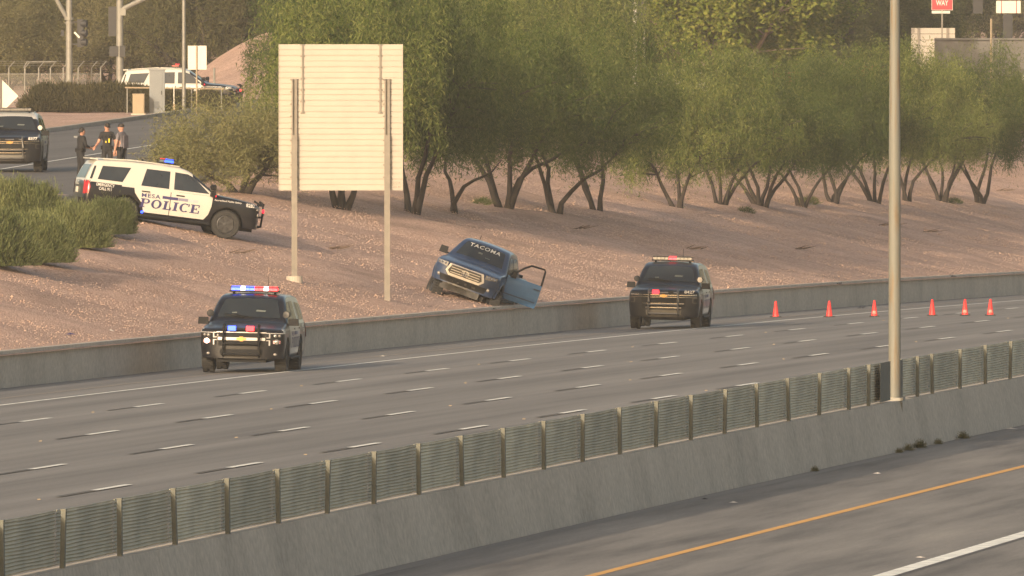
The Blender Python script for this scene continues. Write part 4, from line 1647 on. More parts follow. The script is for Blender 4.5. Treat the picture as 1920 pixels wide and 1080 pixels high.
def pickup(matrix):
    h = HULL_T
    t = thing("pickup_truck", "dusty blue pickup truck tilted against the retaining wall with driver door open", "pickup truck", matrix=matrix)
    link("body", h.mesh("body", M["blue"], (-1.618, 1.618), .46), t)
    add_wheels(t, (-1.618, 1.618), .83, R=.43, W=.30, steer=.38, drop=(.16, .14, .34, .20))
    MB().box((0, 0, .48), (4.8, 1.05, .26)).box((1.618, 0, .40), (.12, 1.5, .12)).box((-1.618, 0, .40), (.2, 1.5, .2)).build("chassis", M["trim"], t)
    MB().box((-1.98, 0, 1.13), (1.42, 1.5, .10)).build("bed_cover", M["trim"], t)
    # cab glass
    ws = MB()
    top_patch(ws, h, [(1.08, -.70), (1.08, .70), (.56, .58), (.50, .54), (.50, -.54), (.56, -.58)], .006, d=.08)
    wsh = ws.build("windshield", M["glass"], t, True)
    vf = fit2d(text2d("TACOMA", 1, .015, spacing=1.15), .92, .19)
    tx = MB()
    # reads left to right from in front: +y is the reader's right
    tx.add([(.68 - v * .70, -.46 + u, h.top(.68 - v * .70, -.46 + u) + .012) for (u, v) in [(p[0], p[1]) for p in vf[0]]], vf[1])
    tx.build("windshield_lettering", M["decal"], wsh)
    pp = MB()
    top_patch(pp, h, [(.86, -.12), (.86, .0), (.80, .0), (.80, -.12)], .010)
    top_patch(pp, h, [(.95, .12), (.95, .26), (.92, .26), (.92, .12)], .010)
    pp.build("dash_paper", mat("dim_dash_paper", (.13, .14, .12), .5), wsh)
    for sy in (-1, 1):
        for poly in ([(.98, 1.19), (.60, 1.50), (.40, 1.61), (.03, 1.63), (.03, 1.19)], [(-.06, 1.19), (-.06, 1.63), (-.72, 1.60), (-.86, 1.19)]):
            g = MB()
            side_patch(g, h, poly, sy, .012, d=.12)
            g.build("window", M["glass"], t, True)
        fl = MB()
        for wx in (-1.618, 1.618):
            pts = []
            for k in range(13):
                a = math.radians(-10 + 200 * k / 12)
                x, z = wx + .49 * math.cos(a), .41 + .49 * math.sin(a)
                pts.append(side_pt(h, x, max(z, .44), sy, .012))
            fl.tube(pts, .035, 6)
        fl.build("fender_flare", M["blue"], t, True)
        mr = MB().box((.98, sy * 1.06, 1.24), (.12, .22, .20), taper=.9).box((1.0, sy * .94, 1.18), (.06, .12, .05))
        if sy < 0:
            mr.build("mirror", M["trim"], t)
        rd = MB()
        side_patch(rd, h, [(-.06, .50), (-.06, 1.14), (-.95, 1.14), (-.95, .95), (-.98, .50)], sy, .008)
        rdo = rd.build("rear_door", M["blue"], t, True)
        hb = MB()
        side_patch(hb, h, [(-.90, 1.00), (-.70, 1.00), (-.70, 1.04), (-.90, 1.04)], sy, .03)
        hb.build("handle", M["trim"], rdo)
        MB().tube([(-1.0, sy * .97, .40), (1.05, sy * .97, .40)], .035, 6).build("side_step", M["trim"], t)
    # front doors: right one shut, left one swung wide open
    fd = MB()
    side_patch(fd, h, [(-.04, .50), (.98, .50), (1.06, .75), (1.08, 1.14), (-.04, 1.14)], -1, .008)
    fd.build("front_door", M["blue"], t, True)
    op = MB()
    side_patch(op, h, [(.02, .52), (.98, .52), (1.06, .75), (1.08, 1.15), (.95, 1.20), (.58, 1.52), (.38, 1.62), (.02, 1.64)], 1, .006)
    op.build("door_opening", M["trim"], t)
    # seats and wheel seen in the opening
    MB().box((.25, .42, .85), (.5, .5, .15)).build("seat", M["greyshirt"], t)
    Lx = 1.04
    door = bpy.data.objects.new("open_door", None)
    COL.objects.link(door)
    door.parent = t
    door.location = (1.05, .93, 0)
    door.rotation_euler = (0, 0, math.radians(-66))
    V, Fc = [], []
    skin_prof = [(.50, -.03), (.62, .015), (.80, .03), (.98, .02), (1.12, .0), (1.17, -.02)]
    dm_ = MB()
    for k, (off, inv) in enumerate(((0, 1), (-.10, -1))):
        vs = []
        for (z, y) in skin_prof:
            for q in range(7):
                x = -Lx * q / 6
                zz = z
                if q == 0 and z < .7:
                    x -= .10 * (.7 - z) / .2
                vs.append((x, y * (1 if k == 0 else .3) + off, zz))
        fs = []
        for i in range(len(skin_prof) - 1):
            for j in range(6):
                fs.append((i * 7 + j, i * 7 + j + 1, i * 7 + j + 8, i * 7 + j + 7))
        dm_.add(vs, fs)
    n7 = len(skin_prof) * 7
    o_ = 0
    edge = [i * 7 for i in range(len(skin_prof))] + [(len(skin_prof) - 1) * 7 + j for j in range(1, 7)] + [i * 7 + 6 for i in range(len(skin_prof) - 2, -1, -1)] + [j for j in range(5, 0, -1)]
    dm_.f += [(edge[i], edge[(i + 1) % len(edge)], edge[(i + 1) % len(edge)] + n7, edge[i] + n7) for i in range(len(edge))]
    dm_.m += [0] * len(edge)
    dso = dm_.build("door_skin", mat("lit_blue_paint", (.050, .125, .245), .4, coat=.4, var=.08), door, True, 40)  # same paint as the body, brightened to paint in light on the door
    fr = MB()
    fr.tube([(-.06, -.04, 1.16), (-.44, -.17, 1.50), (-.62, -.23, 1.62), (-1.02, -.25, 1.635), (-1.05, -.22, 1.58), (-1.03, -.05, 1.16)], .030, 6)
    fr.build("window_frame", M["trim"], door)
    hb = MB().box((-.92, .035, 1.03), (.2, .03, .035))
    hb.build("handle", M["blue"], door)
    MB().box((-.5, .03, .66), (.95, .02, .03)).build("door_molding", M["blue"], door)
    MB().box((-.12, .13, 1.24), (.12, .24, .2), (0, 0, 0), taper=.9).build("mirror", M["trim"], door)
    # nose: trapezoid grille with chrome surround
    def quadring(mb, outer, inner, e):
        n = len(outer)
        P = [(h.F(y, z) + e, y, z) for (y, z) in outer] + [(h.F(y, z) + e, y, z) for (y, z) in inner]
        mb.add(P, [(i, (i + 1) % n, n + (i + 1) % n, n + i) for i in range(n)])
    outer = [(-.47, .66), (.47, .66), (.58, .76), (.50, .985), (-.50, .985), (-.58, .76)]
    inner = [(y * .88, .825 + (z - .825) * .80) for (y, z) in outer]
    g = MB()
    front_patch(g, h, outer, .006)
    gr = g.build("grille", mat("grille_grey", (.05, .047, .042), .6, .2), t)
    sr = MB()
    quadring(sr, outer, inner, .035)
    n0 = [(h.F(y, z) + .035, y, z) for (y, z) in outer]
    sr.add(n0 + [(x - .04, y, z) for (x, y, z) in n0], [(i, (i + 1) % 6, 6 + (i + 1) % 6, 6 + i) for i in range(6)])
    sr.add([(h.F(y, z) + .04, y, z) for (y, z) in [(-.47, .645), (.47, .645), (.45, .71), (-.45, .71)]], [(0, 1, 2, 3)])
    sr.build("grille_surround", mat("dull_chrome", (.46, .44, .41), .42, .55, var=.08), gr)
    bars = MB()
    for z in (.75, .82, .89):
        bars.box((h.F(0, z) + .012, 0, z), (.02, .86, .016))
    bars.build("grille_bar", mat("dull_chrome", (.46, .44, .41), .42, .55, var=.08), gr)
    em = MB()
    for (a, b, cy, cz) in ((.105, .075, 0, .83), (.04, .07, 0, .83), (.075, .03, 0, .86)):
        em.tube([(h.F(0, .8) + .04, cy + a * math.cos(t_), cz + b * math.sin(t_)) for t_ in np.linspace(0, 2 * math.pi, 20)], .012, 5)
    em.build("emblem", mat("dull_chrome", (.46, .44, .41), .42, .55, var=.08), gr)
    for sy in (-1, 1):
        hl = MB()
        front_patch(hl, h, [(sy * .57, .86), (sy * .88, .90), (sy * .90, .99), (sy * .56, .985)], .010)
        ho = hl.build("headlight", M["lamp"], t)
        b1 = MB()
        for y in (.64, .74, .83):
            b1.blob((h.F(sy * y, .93) + .01, sy * y, .935), (.03, .035, .03), 10, 6)
        b1.build("bulb", M["chrome"], ho)
        MB().blob((h.F(sy * .73, .60), sy * .74, .60), (.03, .05, .05), 10, 8).build("fog_lamp", M["lamp"], t)
    # exposed steel front bumper with tow points and winch tray
    bp = MB()
    front_patch(bp, h, [(-.66, .46), (.66, .46), (.72, .63), (-.72, .63)], .008)
    bp.build("lower_bumper", M["trim"], t)
    sk = MB().box((2.36, 0, .46), (.22, .9, .16)).box((2.28, 0, .40), (.3, .6, .05), (0, .4, 0)).box((2.2, 0, .34), (.5, 1.1, .2)).box((1.9, 0, .30), (.6, 1.3, .12))
    for sy in (-1, 1):
        sk.tube([(2.42, sy * .3, .50), (2.52, sy * .3, .48), (2.52, sy * .3, .55), (2.42, sy * .3, .57)], .018, 6)
    for y in (-.3, -.1, .12, .34):
        sk.box((2.49, y, .53 + .02 * math.sin(y * 9)), (.04, .10, .05), (0, 0, .2))
    sk.build("skid_plate", mat("dirty_steel", (.055, .05, .042), .75, .1, var=.4, vscale=12), t)
    MB().tube([(-1.0, -.5, 1.75), (-1.0, -.5, 1.9)], .01, 4).build("aerial", M["trim"], t)
    return t


a_ = PSI - (814 - 960) / F_PX
pw = Vector((-63.25, 63.25 / math.tan(a_), 0))
pw.z = surf_z(63.25, pw.y) - .05
PF = heading(180 - 9.33 + 9.0)
pn = gnormal(pw + Vector((1, 2, 0)))
roll = math.radians(19.5)
rt_ = Vector((-1, 0, 0))  # truck's right side is up the slope
side_ax = Vector((math.cos(roll), 0, -math.sin(roll)))  # truck left points to the road and down
f_ = Vector((PF.x, PF.y, .05)).normalized()
upT = f_.cross(side_ax.cross(f_).cross(f_) * -1)
upT = (f_.cross(side_ax)).normalized()
lat = upT.cross(f_).normalized()
mT = Matrix((f_, lat, upT)).transposed().to_4x4()
# right front wheel touches the ground at pw
off = mT @ Vector((1.618, -.80, 0))
pickup(Matrix.Translation(pw - off) @ mT)


# ------------------------------------------------------------------ traffic cones
def cone_mesh():
    b = MB().box((0, 0, .02), (.42, .42, .04), taper=.92)
    return b.mesh("base", M["rubber"]), MB().lathe([(.142, .04), (.135, .07), (.045, .70), (.03, .715), (.028, .66)], (0, 0, 0), 'z', 22).mesh("body", M["cone"], True, 40)


cbm, ccm = cone_mesh()
cmark = MB()
for k in range(9):
    a = math.radians(-40 + 80 * k / 8 - 90)
    a2 = math.radians(-40 + 80 * (k + 1) / 8 - 90)
    if k < 8:
        cmark.add([(.131 * math.cos(a), .131 * math.sin(a), .13), (.131 * math.cos(a2), .131 * math.sin(a2), .13), (.113 * math.cos(a2), .113 * math.sin(a2), .25), (.113 * math.cos(a), .113 * math.sin(a), .25)], [(0, 1, 2, 3)])
cmm = cmark.mesh("stencil", mat("worn_stencil", (.60, .24, .19), .6, var=.5, vscale=18))
cone_lab = ("orange traffic cone nearest the far patrol car", "second orange cone from the far patrol car, on the shoulder", "stencilled orange cone just left of the lamp pole",
            "first orange cone right of the lamp pole", "stencilled orange cone, middle of the three right of the lamp pole", "orange cone at the far right end of the row")
for i, (px, py) in enumerate(((1454.5, 595), (1555, 594.5), (1639.5, 593.5), (1748, 592), (1809.5, 591.5), (1857, 591.5))):
    p = on_ground(px, py, 250)
    t = thing("traffic_cone", cone_lab[i], "traffic cone", p, RNG.uniform(0, .4) , "orange traffic cones across the lanes")
    t.scale = (.74, .74, .70)
    link("base", cbm, t)
    link("body", ccm, t)
    if i in (2, 4, 5):
        link("stencil", cmm, t)

# ------------------------------------------------------------------ large guide sign, seen from behind
b1, b2 = on_ground(552, 511), on_ground(726, 576)
ds = 365.5
pc = at(639, 220, ds)
ax_r = Vector((math.cos(PSI) , math.sin(PSI), 0))
ax_r = (Matrix.Rotation(math.radians(0.0), 3, 'Z') @ ax_r).normalized()
nrm = Vector((ax_r.y, -ax_r.x, 0))  # towards the camera
SW, SH = 3.345, 3.99
sg_t = thing("guide_sign", "large blank cream guide sign seen from behind on two steel posts", "road sign", (pc.x, pc.y, 0))
sg_t.rotation_euler = (0, 0, math.atan2(ax_r.y, ax_r.x))
zc = pc.z
# local frame: x right, y away from camera, z up
for i in range(13):
    z0 = zc - SH / 2 + SH * i / 13
    hh = SH / 13
    mb = MB()
    prof = [(0, .0), (0, .016), (-.012, .02), (-.012, hh * .47), (.012, hh * .475), (.012, hh * .525), (-.012, hh * .53), (-.012, hh - .022), (.01, hh - .018), (.01, hh - .004), (.05, hh - .004), (.05, 0)]
    vs = [(x, y, z0 + z) for x in (-SW / 2, SW / 2) for (y, z) in prof]
    n = len(prof)
    mb.add(vs, [(j, (j + 1) % n, n + (j + 1) % n, n + j) for j in range(n)] + [tuple(range(n)), tuple(range(n, 2 * n))])
    mb.build("plank", M["alu"], sg_t)
for sx in (-1, 1):
    MB().box((sx * (SW / 2 + .012), .015, zc), (.02, .085, SH)).build("edge_trim", M["alu"], sg_t)
invr = Matrix.Rotation(-sg_t.rotation_euler.z, 3, 'Z')
k_sc = ds / F_PX
for (px, bp_) in ((552, b1), (726, b2)):
    xl = (px - 639) * k_sc
    zt = zc + (220 - 253) * k_sc
    mb = MB()
    mb.box((xl, -.10, (bp_.z - .6 + zt) / 2), (.155, .12, zt - bp_.z + .6))
    mb.build("post", M["post"], sg_t)
    zt2 = zc + (220 - 148) * k_sc
    ub = MB()
    ub.box((xl - .055, -.06, (zt + zt2) / 2), (.04, .09, zt2 - zt)).box((xl + .055, -.06, (zt + zt2) / 2), (.04, .09, zt2 - zt)).box((xl, -.022, (zt + zt2) / 2), (.13, .012, zt2 - zt))
    ub.build("post_extension", M["post"], sg_t)
    cl = MB()
    for i in range(9):
        z = zt2 - i * (zt2 - zt) / 4.6 - .02
        for sx in (-1, 1):
            cl.box((xl + sx * .10, -.03, z), (.035, .04, .03))
    cl.build("clip", M["post"], sg_t)
    MB().lathe([(.24, -.35), (.22, .012)], (xl, -.10, bp_.z), 'z', 20).build("footing", M["curb"], sg_t)
for px in (567.5, 713):
    xl = (px - 639) * k_sc
    za, zb_ = zc + (220 - 83) * k_sc, zc + (220 - 213) * k_sc
    st = MB().box((xl, -.03, (za + zb_) / 2), (.05, .035, za - zb_))
    for i in range(7):
        z = za - .02 - i * (za - zb_ - .04) / 6
        for sx in (-1, 1):
            st.box((xl + sx * .05, -.025, z), (.025, .03, .03))
    st.build("stiffener", M["post"], sg_t)
v2, f2 = fit2d(text2d("A21216", 1, .0), .25, .055)
mb = MB().add([(SW / 2 - .30 + u, -.019, zc - SH / 2 + .19 + v) for (u, v) in v2], f2)
v2, f2 = fit2d(text2d("1-09 M", 1, .0), .25, .06)
mb.add([(SW / 2 - .30 + u, -.019, zc - SH / 2 + .06 + v) for (u, v) in v2], f2)
mb.build("stamp_lettering", M["post"], sg_t)

# ------------------------------------------------------------------ lamp pole on the median
sp_ = s_at(1675.5, L_MED, 0)
lp = thing("lamp_pole", "tall rust-stained galvanised lamp pole standing on the median barrier", "lamp pole", (-L_MED + .02, sp_, med_z(sp_) + .85))
pole_m = bpy.data.materials.new("stained_galvanised")
pole_m.use_nodes = True
n, l = pole_m.node_tree.nodes, pole_m.node_tree.links
b = n["Principled BSDF"]
b.inputs["Roughness"].default_value, b.inputs["Metallic"].default_value = .6, .0
tc = n.new("ShaderNodeTexCoord")
mp = n.new("ShaderNodeMapping"); mp.inputs["Scale"].default_value = (5, 5, .45)
l.new(tc.outputs["Object"], mp.inputs[0])
nz = n.new("ShaderNodeTexNoise"); nz.inputs["Scale"].default_value = 2.2; nz.inputs["Detail"].default_value = 6
l.new(mp.outputs[0], nz.inputs["Vector"])
r = n.new("ShaderNodeValToRGB")
e = r.color_ramp.elements
e[0].position, e[1].position = .52, .72
e[0].color, e[1].color = (.160, .160, .135, 1), (.165, .118, .066, 1)
l.new(nz.outputs["Fac"], r.inputs[0])
l.new(r.outputs[0], b.inputs["Base Color"])
MB().lathe([(.110, 0), (.108, 2.2), (.105, 4.4), (.08, 8.2), (.065, 11.0)], (0, 0, 0), 'z', 24).build("pole", pole_m, lp, True)
MB().tube([(0, 0, 10.8), (.4, 0, 11.3), (1.4, 0, 11.6), (2.2, 0, 11.6)], [.05, .045, .04, .04], 8).build("arm", M["galv"], lp)
MB().box((2.45, 0, 11.58), (.7, .3, .16), taper=.8).build("lamp_head", M["galv"], lp)
MB().box((0, 0, .03), (.34, .34, .06)).build("base_plate", M["galv"], lp)
MB().tube([(.13, -.02, -.03), (.125, .0, -.5)], .02, 6).build("conduit", M["galv"], lp)

# ------------------------------------------------------------------ people
def person(label, loc, face, J, rad, dress, head, extras=None, group=None):
    """J: joint name -> local position (x = right hand side of facing? x forward, y left, z up)"""
    names = list(J)
    bones = [("pelvis", "waist"), ("waist", "chest"), ("chest", "neck"), ("neck", "head0"),
             ("chest", "sho_l"), ("sho_l", "elb_l"), ("elb_l", "wri_l"), ("chest", "sho_r"), ("sho_r", "elb_r"), ("elb_r", "wri_r"),
             ("pelvis", "hip_l"), ("hip_l", "kne_l"), ("kne_l", "ank_l"), ("ank_l", "toe_l"),
             ("pelvis", "hip_r"), ("hip_r", "kne_r"), ("kne_r", "ank_r"), ("ank_r", "toe_r")]
    me = bpy.data.meshes.new("skeleton")
    me.from_pydata([J[n_] for n_ in names], [(names.index(a), names.index(b_)) for a, b_ in bones], [])
    o = bpy.data.objects.new("skeleton", me)
    COL.objects.link(o)
    sk = o.modifiers.new("s", 'SKIN')
    sk.use_smooth_shade = True
    for i, n_ in enumerate(names):
        rr = rad.get(n_[:3] if n_[:3] in rad else n_, .06)
        me.skin_vertices[0].data[i].radius = rr if hasattr(rr, '__len__') else (rr, rr)
        me.skin_vertices[0].data[i].use_root = (n_ == "pelvis")
    sd = o.modifiers.new("d", 'SUBSURF')
    sd.levels = sd.render_levels = 2
    bpy.context.view_layer.update()
    body = bpy.data.meshes.new_from_object(o.evaluated_get(bpy.context.evaluated_depsgraph_get()))
    bpy.data.objects.remove(o)
    mats = [M["skin"], dress["top"], dress["legs"], M["black"] if False else M["trim"]]
    # hands, head: joined into the one body mesh
    mb = MB()
    mb.add([v.co for v in body.vertices], [tuple(p.vertices) for p in body.polygons])
    bsegs = [(Vector(J[a]), Vector(J[b_]), a, b_) for a, b_ in bones]
    cols = []
    for p in body.polygons:
        c = p.center
        best, bd = None, 9
        for (A, B, a, b_) in bsegs:
            d = B - A
            tt = max(0, min(1, (c - A).dot(d) / d.length_squared))
            q = (c - A - d * tt).length
            if q < bd:
                bd, best, bt = q, (a, b_), tt
        a, b_ = best
        if b_.startswith("wri"):
            mi = 1 if dress.get("long") else 0
        elif b_.startswith("elb"):
            mi = 1 if (dress.get("long") or bt < .62) else 0
        elif b_ in ("head0",):
            mi = 0
        elif b_.startswith(("hip", "kne")) or (b_.startswith("ank")):
            mi = 2
        elif b_.startswith("toe"):
            mi = 3
        elif (a, b_) == ("pelvis", "waist"):
            mi = 1 if bt > .45 else 2
        else:
            mi = 1
        cols.append(mi)
    mb.m[:len(cols)] = cols
    bpy.data.meshes.remove(body)
    for sd_ in ("l", "r"):
        w_ = Vector(J["wri_" + sd_])
        d = (w_ - Vector(J["elb_" + sd_])).normalized()
        s_ = d.cross(Vector((0, 0, 1)))
        s_ = s_.normalized() if s_.length > .1 else Vector((0, 1, 0))
        nrm_ = s_.cross(d)
        mb.tube([w_ - d * .02, w_ + d * .03, w_ + d * .085], [.026, .04, .036], 8, 0)
        for k_ in range(4):
            b0 = w_ + d * .08 + s_ * (.027 - .018 * k_)
            ln_ = (.070, .080, .075, .058)[k_]
            mb.tube([b0, b0 + d * ln_ * .55 + nrm_ * -.012, b0 + d * ln_ + nrm_ * -.035], [.009, .0085, .006], 6, 0)
        b0 = w_ + d * .03 + s_ * .034
        mb.tube([b0, b0 + d * .03 + s_ * .025, b0 + d * .06 + s_ * .03 - nrm_ * .015], [.011, .010, .007], 6, 0)
    hc = Vector(J["head0"]) + Vector((.012, 0, .055))
    hy = head.get("yaw", 0.0)
    R = Matrix.Rotation(hy, 3, 'Z') @ Matrix.Rotation(head.get("nod", 0.0), 3, 'Y')
    mb.blob(hc, (.098, .076, .118), 16, 12, 0, R)
    mb.blob(hc + R @ Vector((.035, 0, -.062)), (.062, .056, .058), 12, 8, 0, R)
    mb.tube([hc + R @ Vector((.088, 0, .022)), hc + R @ Vector((.118, 0, -.018)), hc + R @ Vector((.092, 0, -.028))], [.010, .016, .010], 6, 0)
    for sy in (-1, 1):
        mb.blob(hc + R @ Vector((-.008, sy * .078, -.005)), (.018, .010, .030), 8, 6, 0, R)
        mb.blob(hc + R @ Vector((.086, sy * .032, .012)), (.012, .014, .009), 8, 6, 3, R)
    mb.tube([hc + R @ Vector((.086, -.022, -.062)), hc + R @ Vector((.094, 0, -.064)), hc + R @ Vector((.086, .022, -.062))], .005, 5, 3)
    t = thing("person", label, "person", loc, face, group)
    mb.build("body", mats, t, True, 60)
    hm = MB()
    if head["kind"] == "cap":
        hm.blob(hc + R @ Vector((-.008, 0, .045)), (.106, .086, .092), 16, 10, 0, R)
        vs = []
        for k_ in range(9):
            a = math.radians(-62 + 124 * k_ / 8)
            vs.append(hc + R @ Vector((.088 * math.cos(a), .078 * math.sin(a), .052)))
            vs.append(hc + R @ Vector((.05 + .125 * math.cos(a), .078 * math.sin(a), .040)))
        hm.add(vs, [(2 * k_, 2 * k_ + 1, 2 * k_ + 3, 2 * k_ + 2) for k_ in range(8)])
        hm.build("cap", M["hair"], t, True)
    else:
        hm.blob(hc + R @ Vector((-.022, 0, .028)), (.096, .086, .105), 16, 10, 0, R)
        hm.blob(hc + R @ Vector((-.10, 0, -.02)), (.045, .045, .055), 10, 8, 0, R)
        hm.build("hair", M["hair"], t, True)
    # duty belt
    bl = MB()
    pw_ = Vector(J["pelvis"]) + Vector((0, 0, .07))
    prof = [(.168, -.03), (.172, .03)]
    vs = []
    for (r_, h_) in prof:
        for k_ in range(20):
            a = 2 * math.pi * k_ / 20
            vs.append(pw_ + Vector((math.cos(a) * r_ * .80, math.sin(a) * r_ * 1.02, h_)))
    bl.add(vs, [(k_, (k_ + 1) % 20, 20 + (k_ + 1) % 20, 20 + k_) for k_ in range(20)])
    for a in (.6, 1.3, 1.9, -1.2, -1.9):
        bl.box(pw_ + Vector((math.cos(a) * .145, math.sin(a) * .18, -.02)), (.06, .06, .12))
    bl.build("duty_belt", M["trim"], t)
    if extras:
        extras(t, J)
    return t


def joints(arms, lean=0.0, hh=1.0, hipw=.09):
    J = dict(pelvis=(0, 0, .95), waist=(.01 + lean * .3, 0, 1.10), chest=(.0 + lean * .7, 0, 1.36), neck=(-.005 + lean, 0, 1.50), head0=(.01 + lean, 0, 1.585),
             sho_l=(lean * .9, .175, 1.425), sho_r=(lean * .9, -.175, 1.425),
             hip_l=(0, hipw, .90), kne_l=(.03, hipw + .03, .50), ank_l=(-.02, hipw + .05, .08), toe_l=(.16, hipw + .07, .035),
             hip_r=(0, -hipw, .90), kne_r=(.03, -hipw - .03, .50), ank_r=(-.02, -hipw - .05, .08), toe_r=(.16, -hipw - .07, .035))
    J.update(arms)
    return {k_: (v[0] * hh, v[1] * hh, v[2] * hh) for k_, v in J.items()}


RAD = dict(pelvis=(.135, .155), waist=(.125, .150), chest=(.135, .175), neck=.060, head0=.062, sho=.070, elb=.048, wri=.033, hip=.098, kne=.066, ank=.048, toe=.042)
cam_yaw = PSI  # yaw of the view axis; facing angles below: 0 = facing right of picture

zr = .10


def foot(px, d):
    p = stand(px, d)
    p.z = surf_z(-p.x, p.y) + .10
    return p


def ex1(t, J):
    mb = MB()
    v, f_ = fit2d(text2d("POLICE", 1, .02), .20, .05)
    mb.add([(-.172, .10 - u, 1.33 + w_) for (u, w_) in v], f_)
    mb.build("back_lettering", M["decal"], t)
    MB().box((.44, -.06, 1.06), (.09, .15, .012), (0, -.3, 0)).build("notebook", M["trim"], t)


def ex2(t, J):
    mb = MB().box((.172, .05, 1.24), (.03, .045, .13)).box((.172, -.05, 1.20), (.03, .04, .06))
    mb.build("yellow_device", mat("yellow_plastic", (.70, .55, .03), .5, var=.05), t)
    MB().box((.165, .09, 1.38), (.012, .05, .06)).build("badge", M["chrome"], t)
    MB().box((.162, -.07, 1.37), (.02, .05, .07)).build("radio_mic", M["trim"], t)


def ex3(t, J):
    MB().box((.03, .245, 1.30), (.07, .012, .08)).build("shoulder_patch", M["decal"], t)
    MB().box((-.165, 0, 1.25), (.03, .26, .40), taper=.9).build("vest_panel", mat("dark_grey_vest", (.10, .09, .105), .85, var=.15), t)


yw = PSI
# left: seen from behind/side, turned to the right, taking notes
person("person in black uniform jacket lettered POLICE, bareheaded, taking notes, left of the group", foot(151, 424), yw + .55,
       joints(dict(elb_l=(.06, .24, 1.15), wri_l=(.27, .13, 1.10), elb_r=(.08, -.24, 1.16), wri_r=(.30, -.10, 1.10)), .05, .93),
       RAD, dict(top=M["uniform"], legs=M["uniform"], long=True), dict(kind="hair", yaw=.1, nod=.12), ex1, "police officers talking on the ramp")
# middle: facing the camera, arm out to the left of the picture, head bent
person("person in black uniform and dark cap with yellow device on the chest, between two others", foot(201, 424), yw - math.pi / 2 + .1,
       joints(dict(elb_r=(.02, -.27, 1.16), wri_r=(.20, -.38, 1.03), elb_l=(-.02, .27, 1.15), wri_l=(.03, .28, .90)), .03, 1.02),
       RAD, dict(top=M["uniform"], legs=M["uniform"]), dict(kind="cap", yaw=.35, nod=.38), ex2, "police officers talking on the ramp")
# right: seen from behind the shoulder, facing left
person("person in grey short-sleeved shirt and dark cap with arms hanging, right of the group", foot(228, 421), yw + math.pi - .55,
       joints(dict(elb_r=(-.02, -.25, 1.16), wri_r=(.03, -.24, .90), elb_l=(.02, .25, 1.16), wri_l=(.10, .23, .91)), .0, 1.04),
       RAD, dict(top=M["greyshirt"], legs=M["uniform"]), dict(kind="cap", yaw=.1, nod=.05), ex3, "police officers talking on the ramp")


# ------------------------------------------------------------------ junction furniture at the top left
FACE = PSI  # rotation that squares a thing to the line of sight


def sig_head(mb, x, z, y=0.0, w=.36, n=3, face=1):
    """signal housing, lamps facing -y*face"""
    h_ = .36 * n
    mb.box((x, y, z), (w, .22, h_))
    for i in range(n):
        zz_ = z + h_ / 2 - .18 - .36 * i
        mb.lathe([(.15, -.11), (.155, -.34), (.145, -.34), (.14, -.11)], (x, y, zz_), 'y', 14)


def furn(name, label, cat, px, d, group=None, base=None):
    p = stand(px, d) if base is None else base
    return thing(name, label, cat, p, FACE, group), F_PX / d


# first pole with side-on three lamp head
t, k_ = furn("signal_pole", "signal pole with a three-lamp head on its right side, beside the chain link fence", "traffic signal", 130, 604)
MB().tube([(0, 0, -.1), (0, 0, 7.5)], [.16, .13], 14).build("pole", M["galv"], t, True)
za = at(130, 30, 604).z - t.location.z
MB().tube([(0, 0, za - .25), (-.35, -.1, za + .35), (-.75, -.2, za + 1.1), (-1.4, -.3, za + 1.7)], [.11, .10, .09, .08], 8).build("mast_arm", M["galv"], t, True)
MB().lathe([(.21, -.06), (.21, .06)], (0, 0, za - .12), 'z', 14).lathe([(.2, 0), (.2, .08)], (0, 0, za - .35), 'z', 14).build("clamp", M["galv"], t)
z65 = at(130, 62, 604).z - t.location.z
mb = MB()
mb.box((.50, .0, z65), (.26, .30, 1.25))
for i in range(3):
    mb.tube([(.56, -.05, z65 + .42 - .42 * i), (.80, -.12, z65 + .42 - .42 * i)], [.15, .165], 12)
mb.box((.30, 0, z65 + .5), (.3, .06, .06)).box((.30, 0, z65 - .5), (.3, .06, .06))
mb.build("signal_head", M["signal"], t)
MB().box((.36, -.2, z65 - .08), (.08, .03, .34), (0, -.75, 0)).build("reflector_strip", M["signwhite"], t)
MB().box((-.30, 0, z65), (.14, .16, .26)).build("pedestrian_button", M["signal"], t)
# second pole
t, k_ = furn("signal_pole", "signal pole with dark backed heads on its left side, nearer the tall grey cabinet", "traffic signal", 225, 600)
MB().tube([(0, 0, -.1), (0, 0, 7.5)], [.17, .14], 14).build("pole", M["galv"], t, True)
za = at(225, 20, 600).z - t.location.z
MB().tube([(.0, 0, za), (.5, -.1, za + .25), (1.2, -.2, za + .6), (2.4, -.3, za + 1.0)], [.12, .11, .10, .09], 8).build("mast_arm", M["galv"], t, True)
MB().box((.12, 0, za - .05), (.30, .3, .32)).build("clamp", M["galv"], t)
mb = MB()
zz_ = at(212, 40, 600).z - t.location.z
mb.box((-.30, 0, zz_), (.42, .05, 1.32)).box((-.30, .12, zz_), (.3, .2, 1.1))
mb.build("signal_head", M["signal"], t)
mb = MB()
zz_ = at(222, 96, 600).z - t.location.z
mb.box((-.22, .0, zz_), (.48, .3, .46)).box((.12, -.1, zz_), (.26, .3, .50))
mb.build("pedestrian_signal", M["signal"], t)
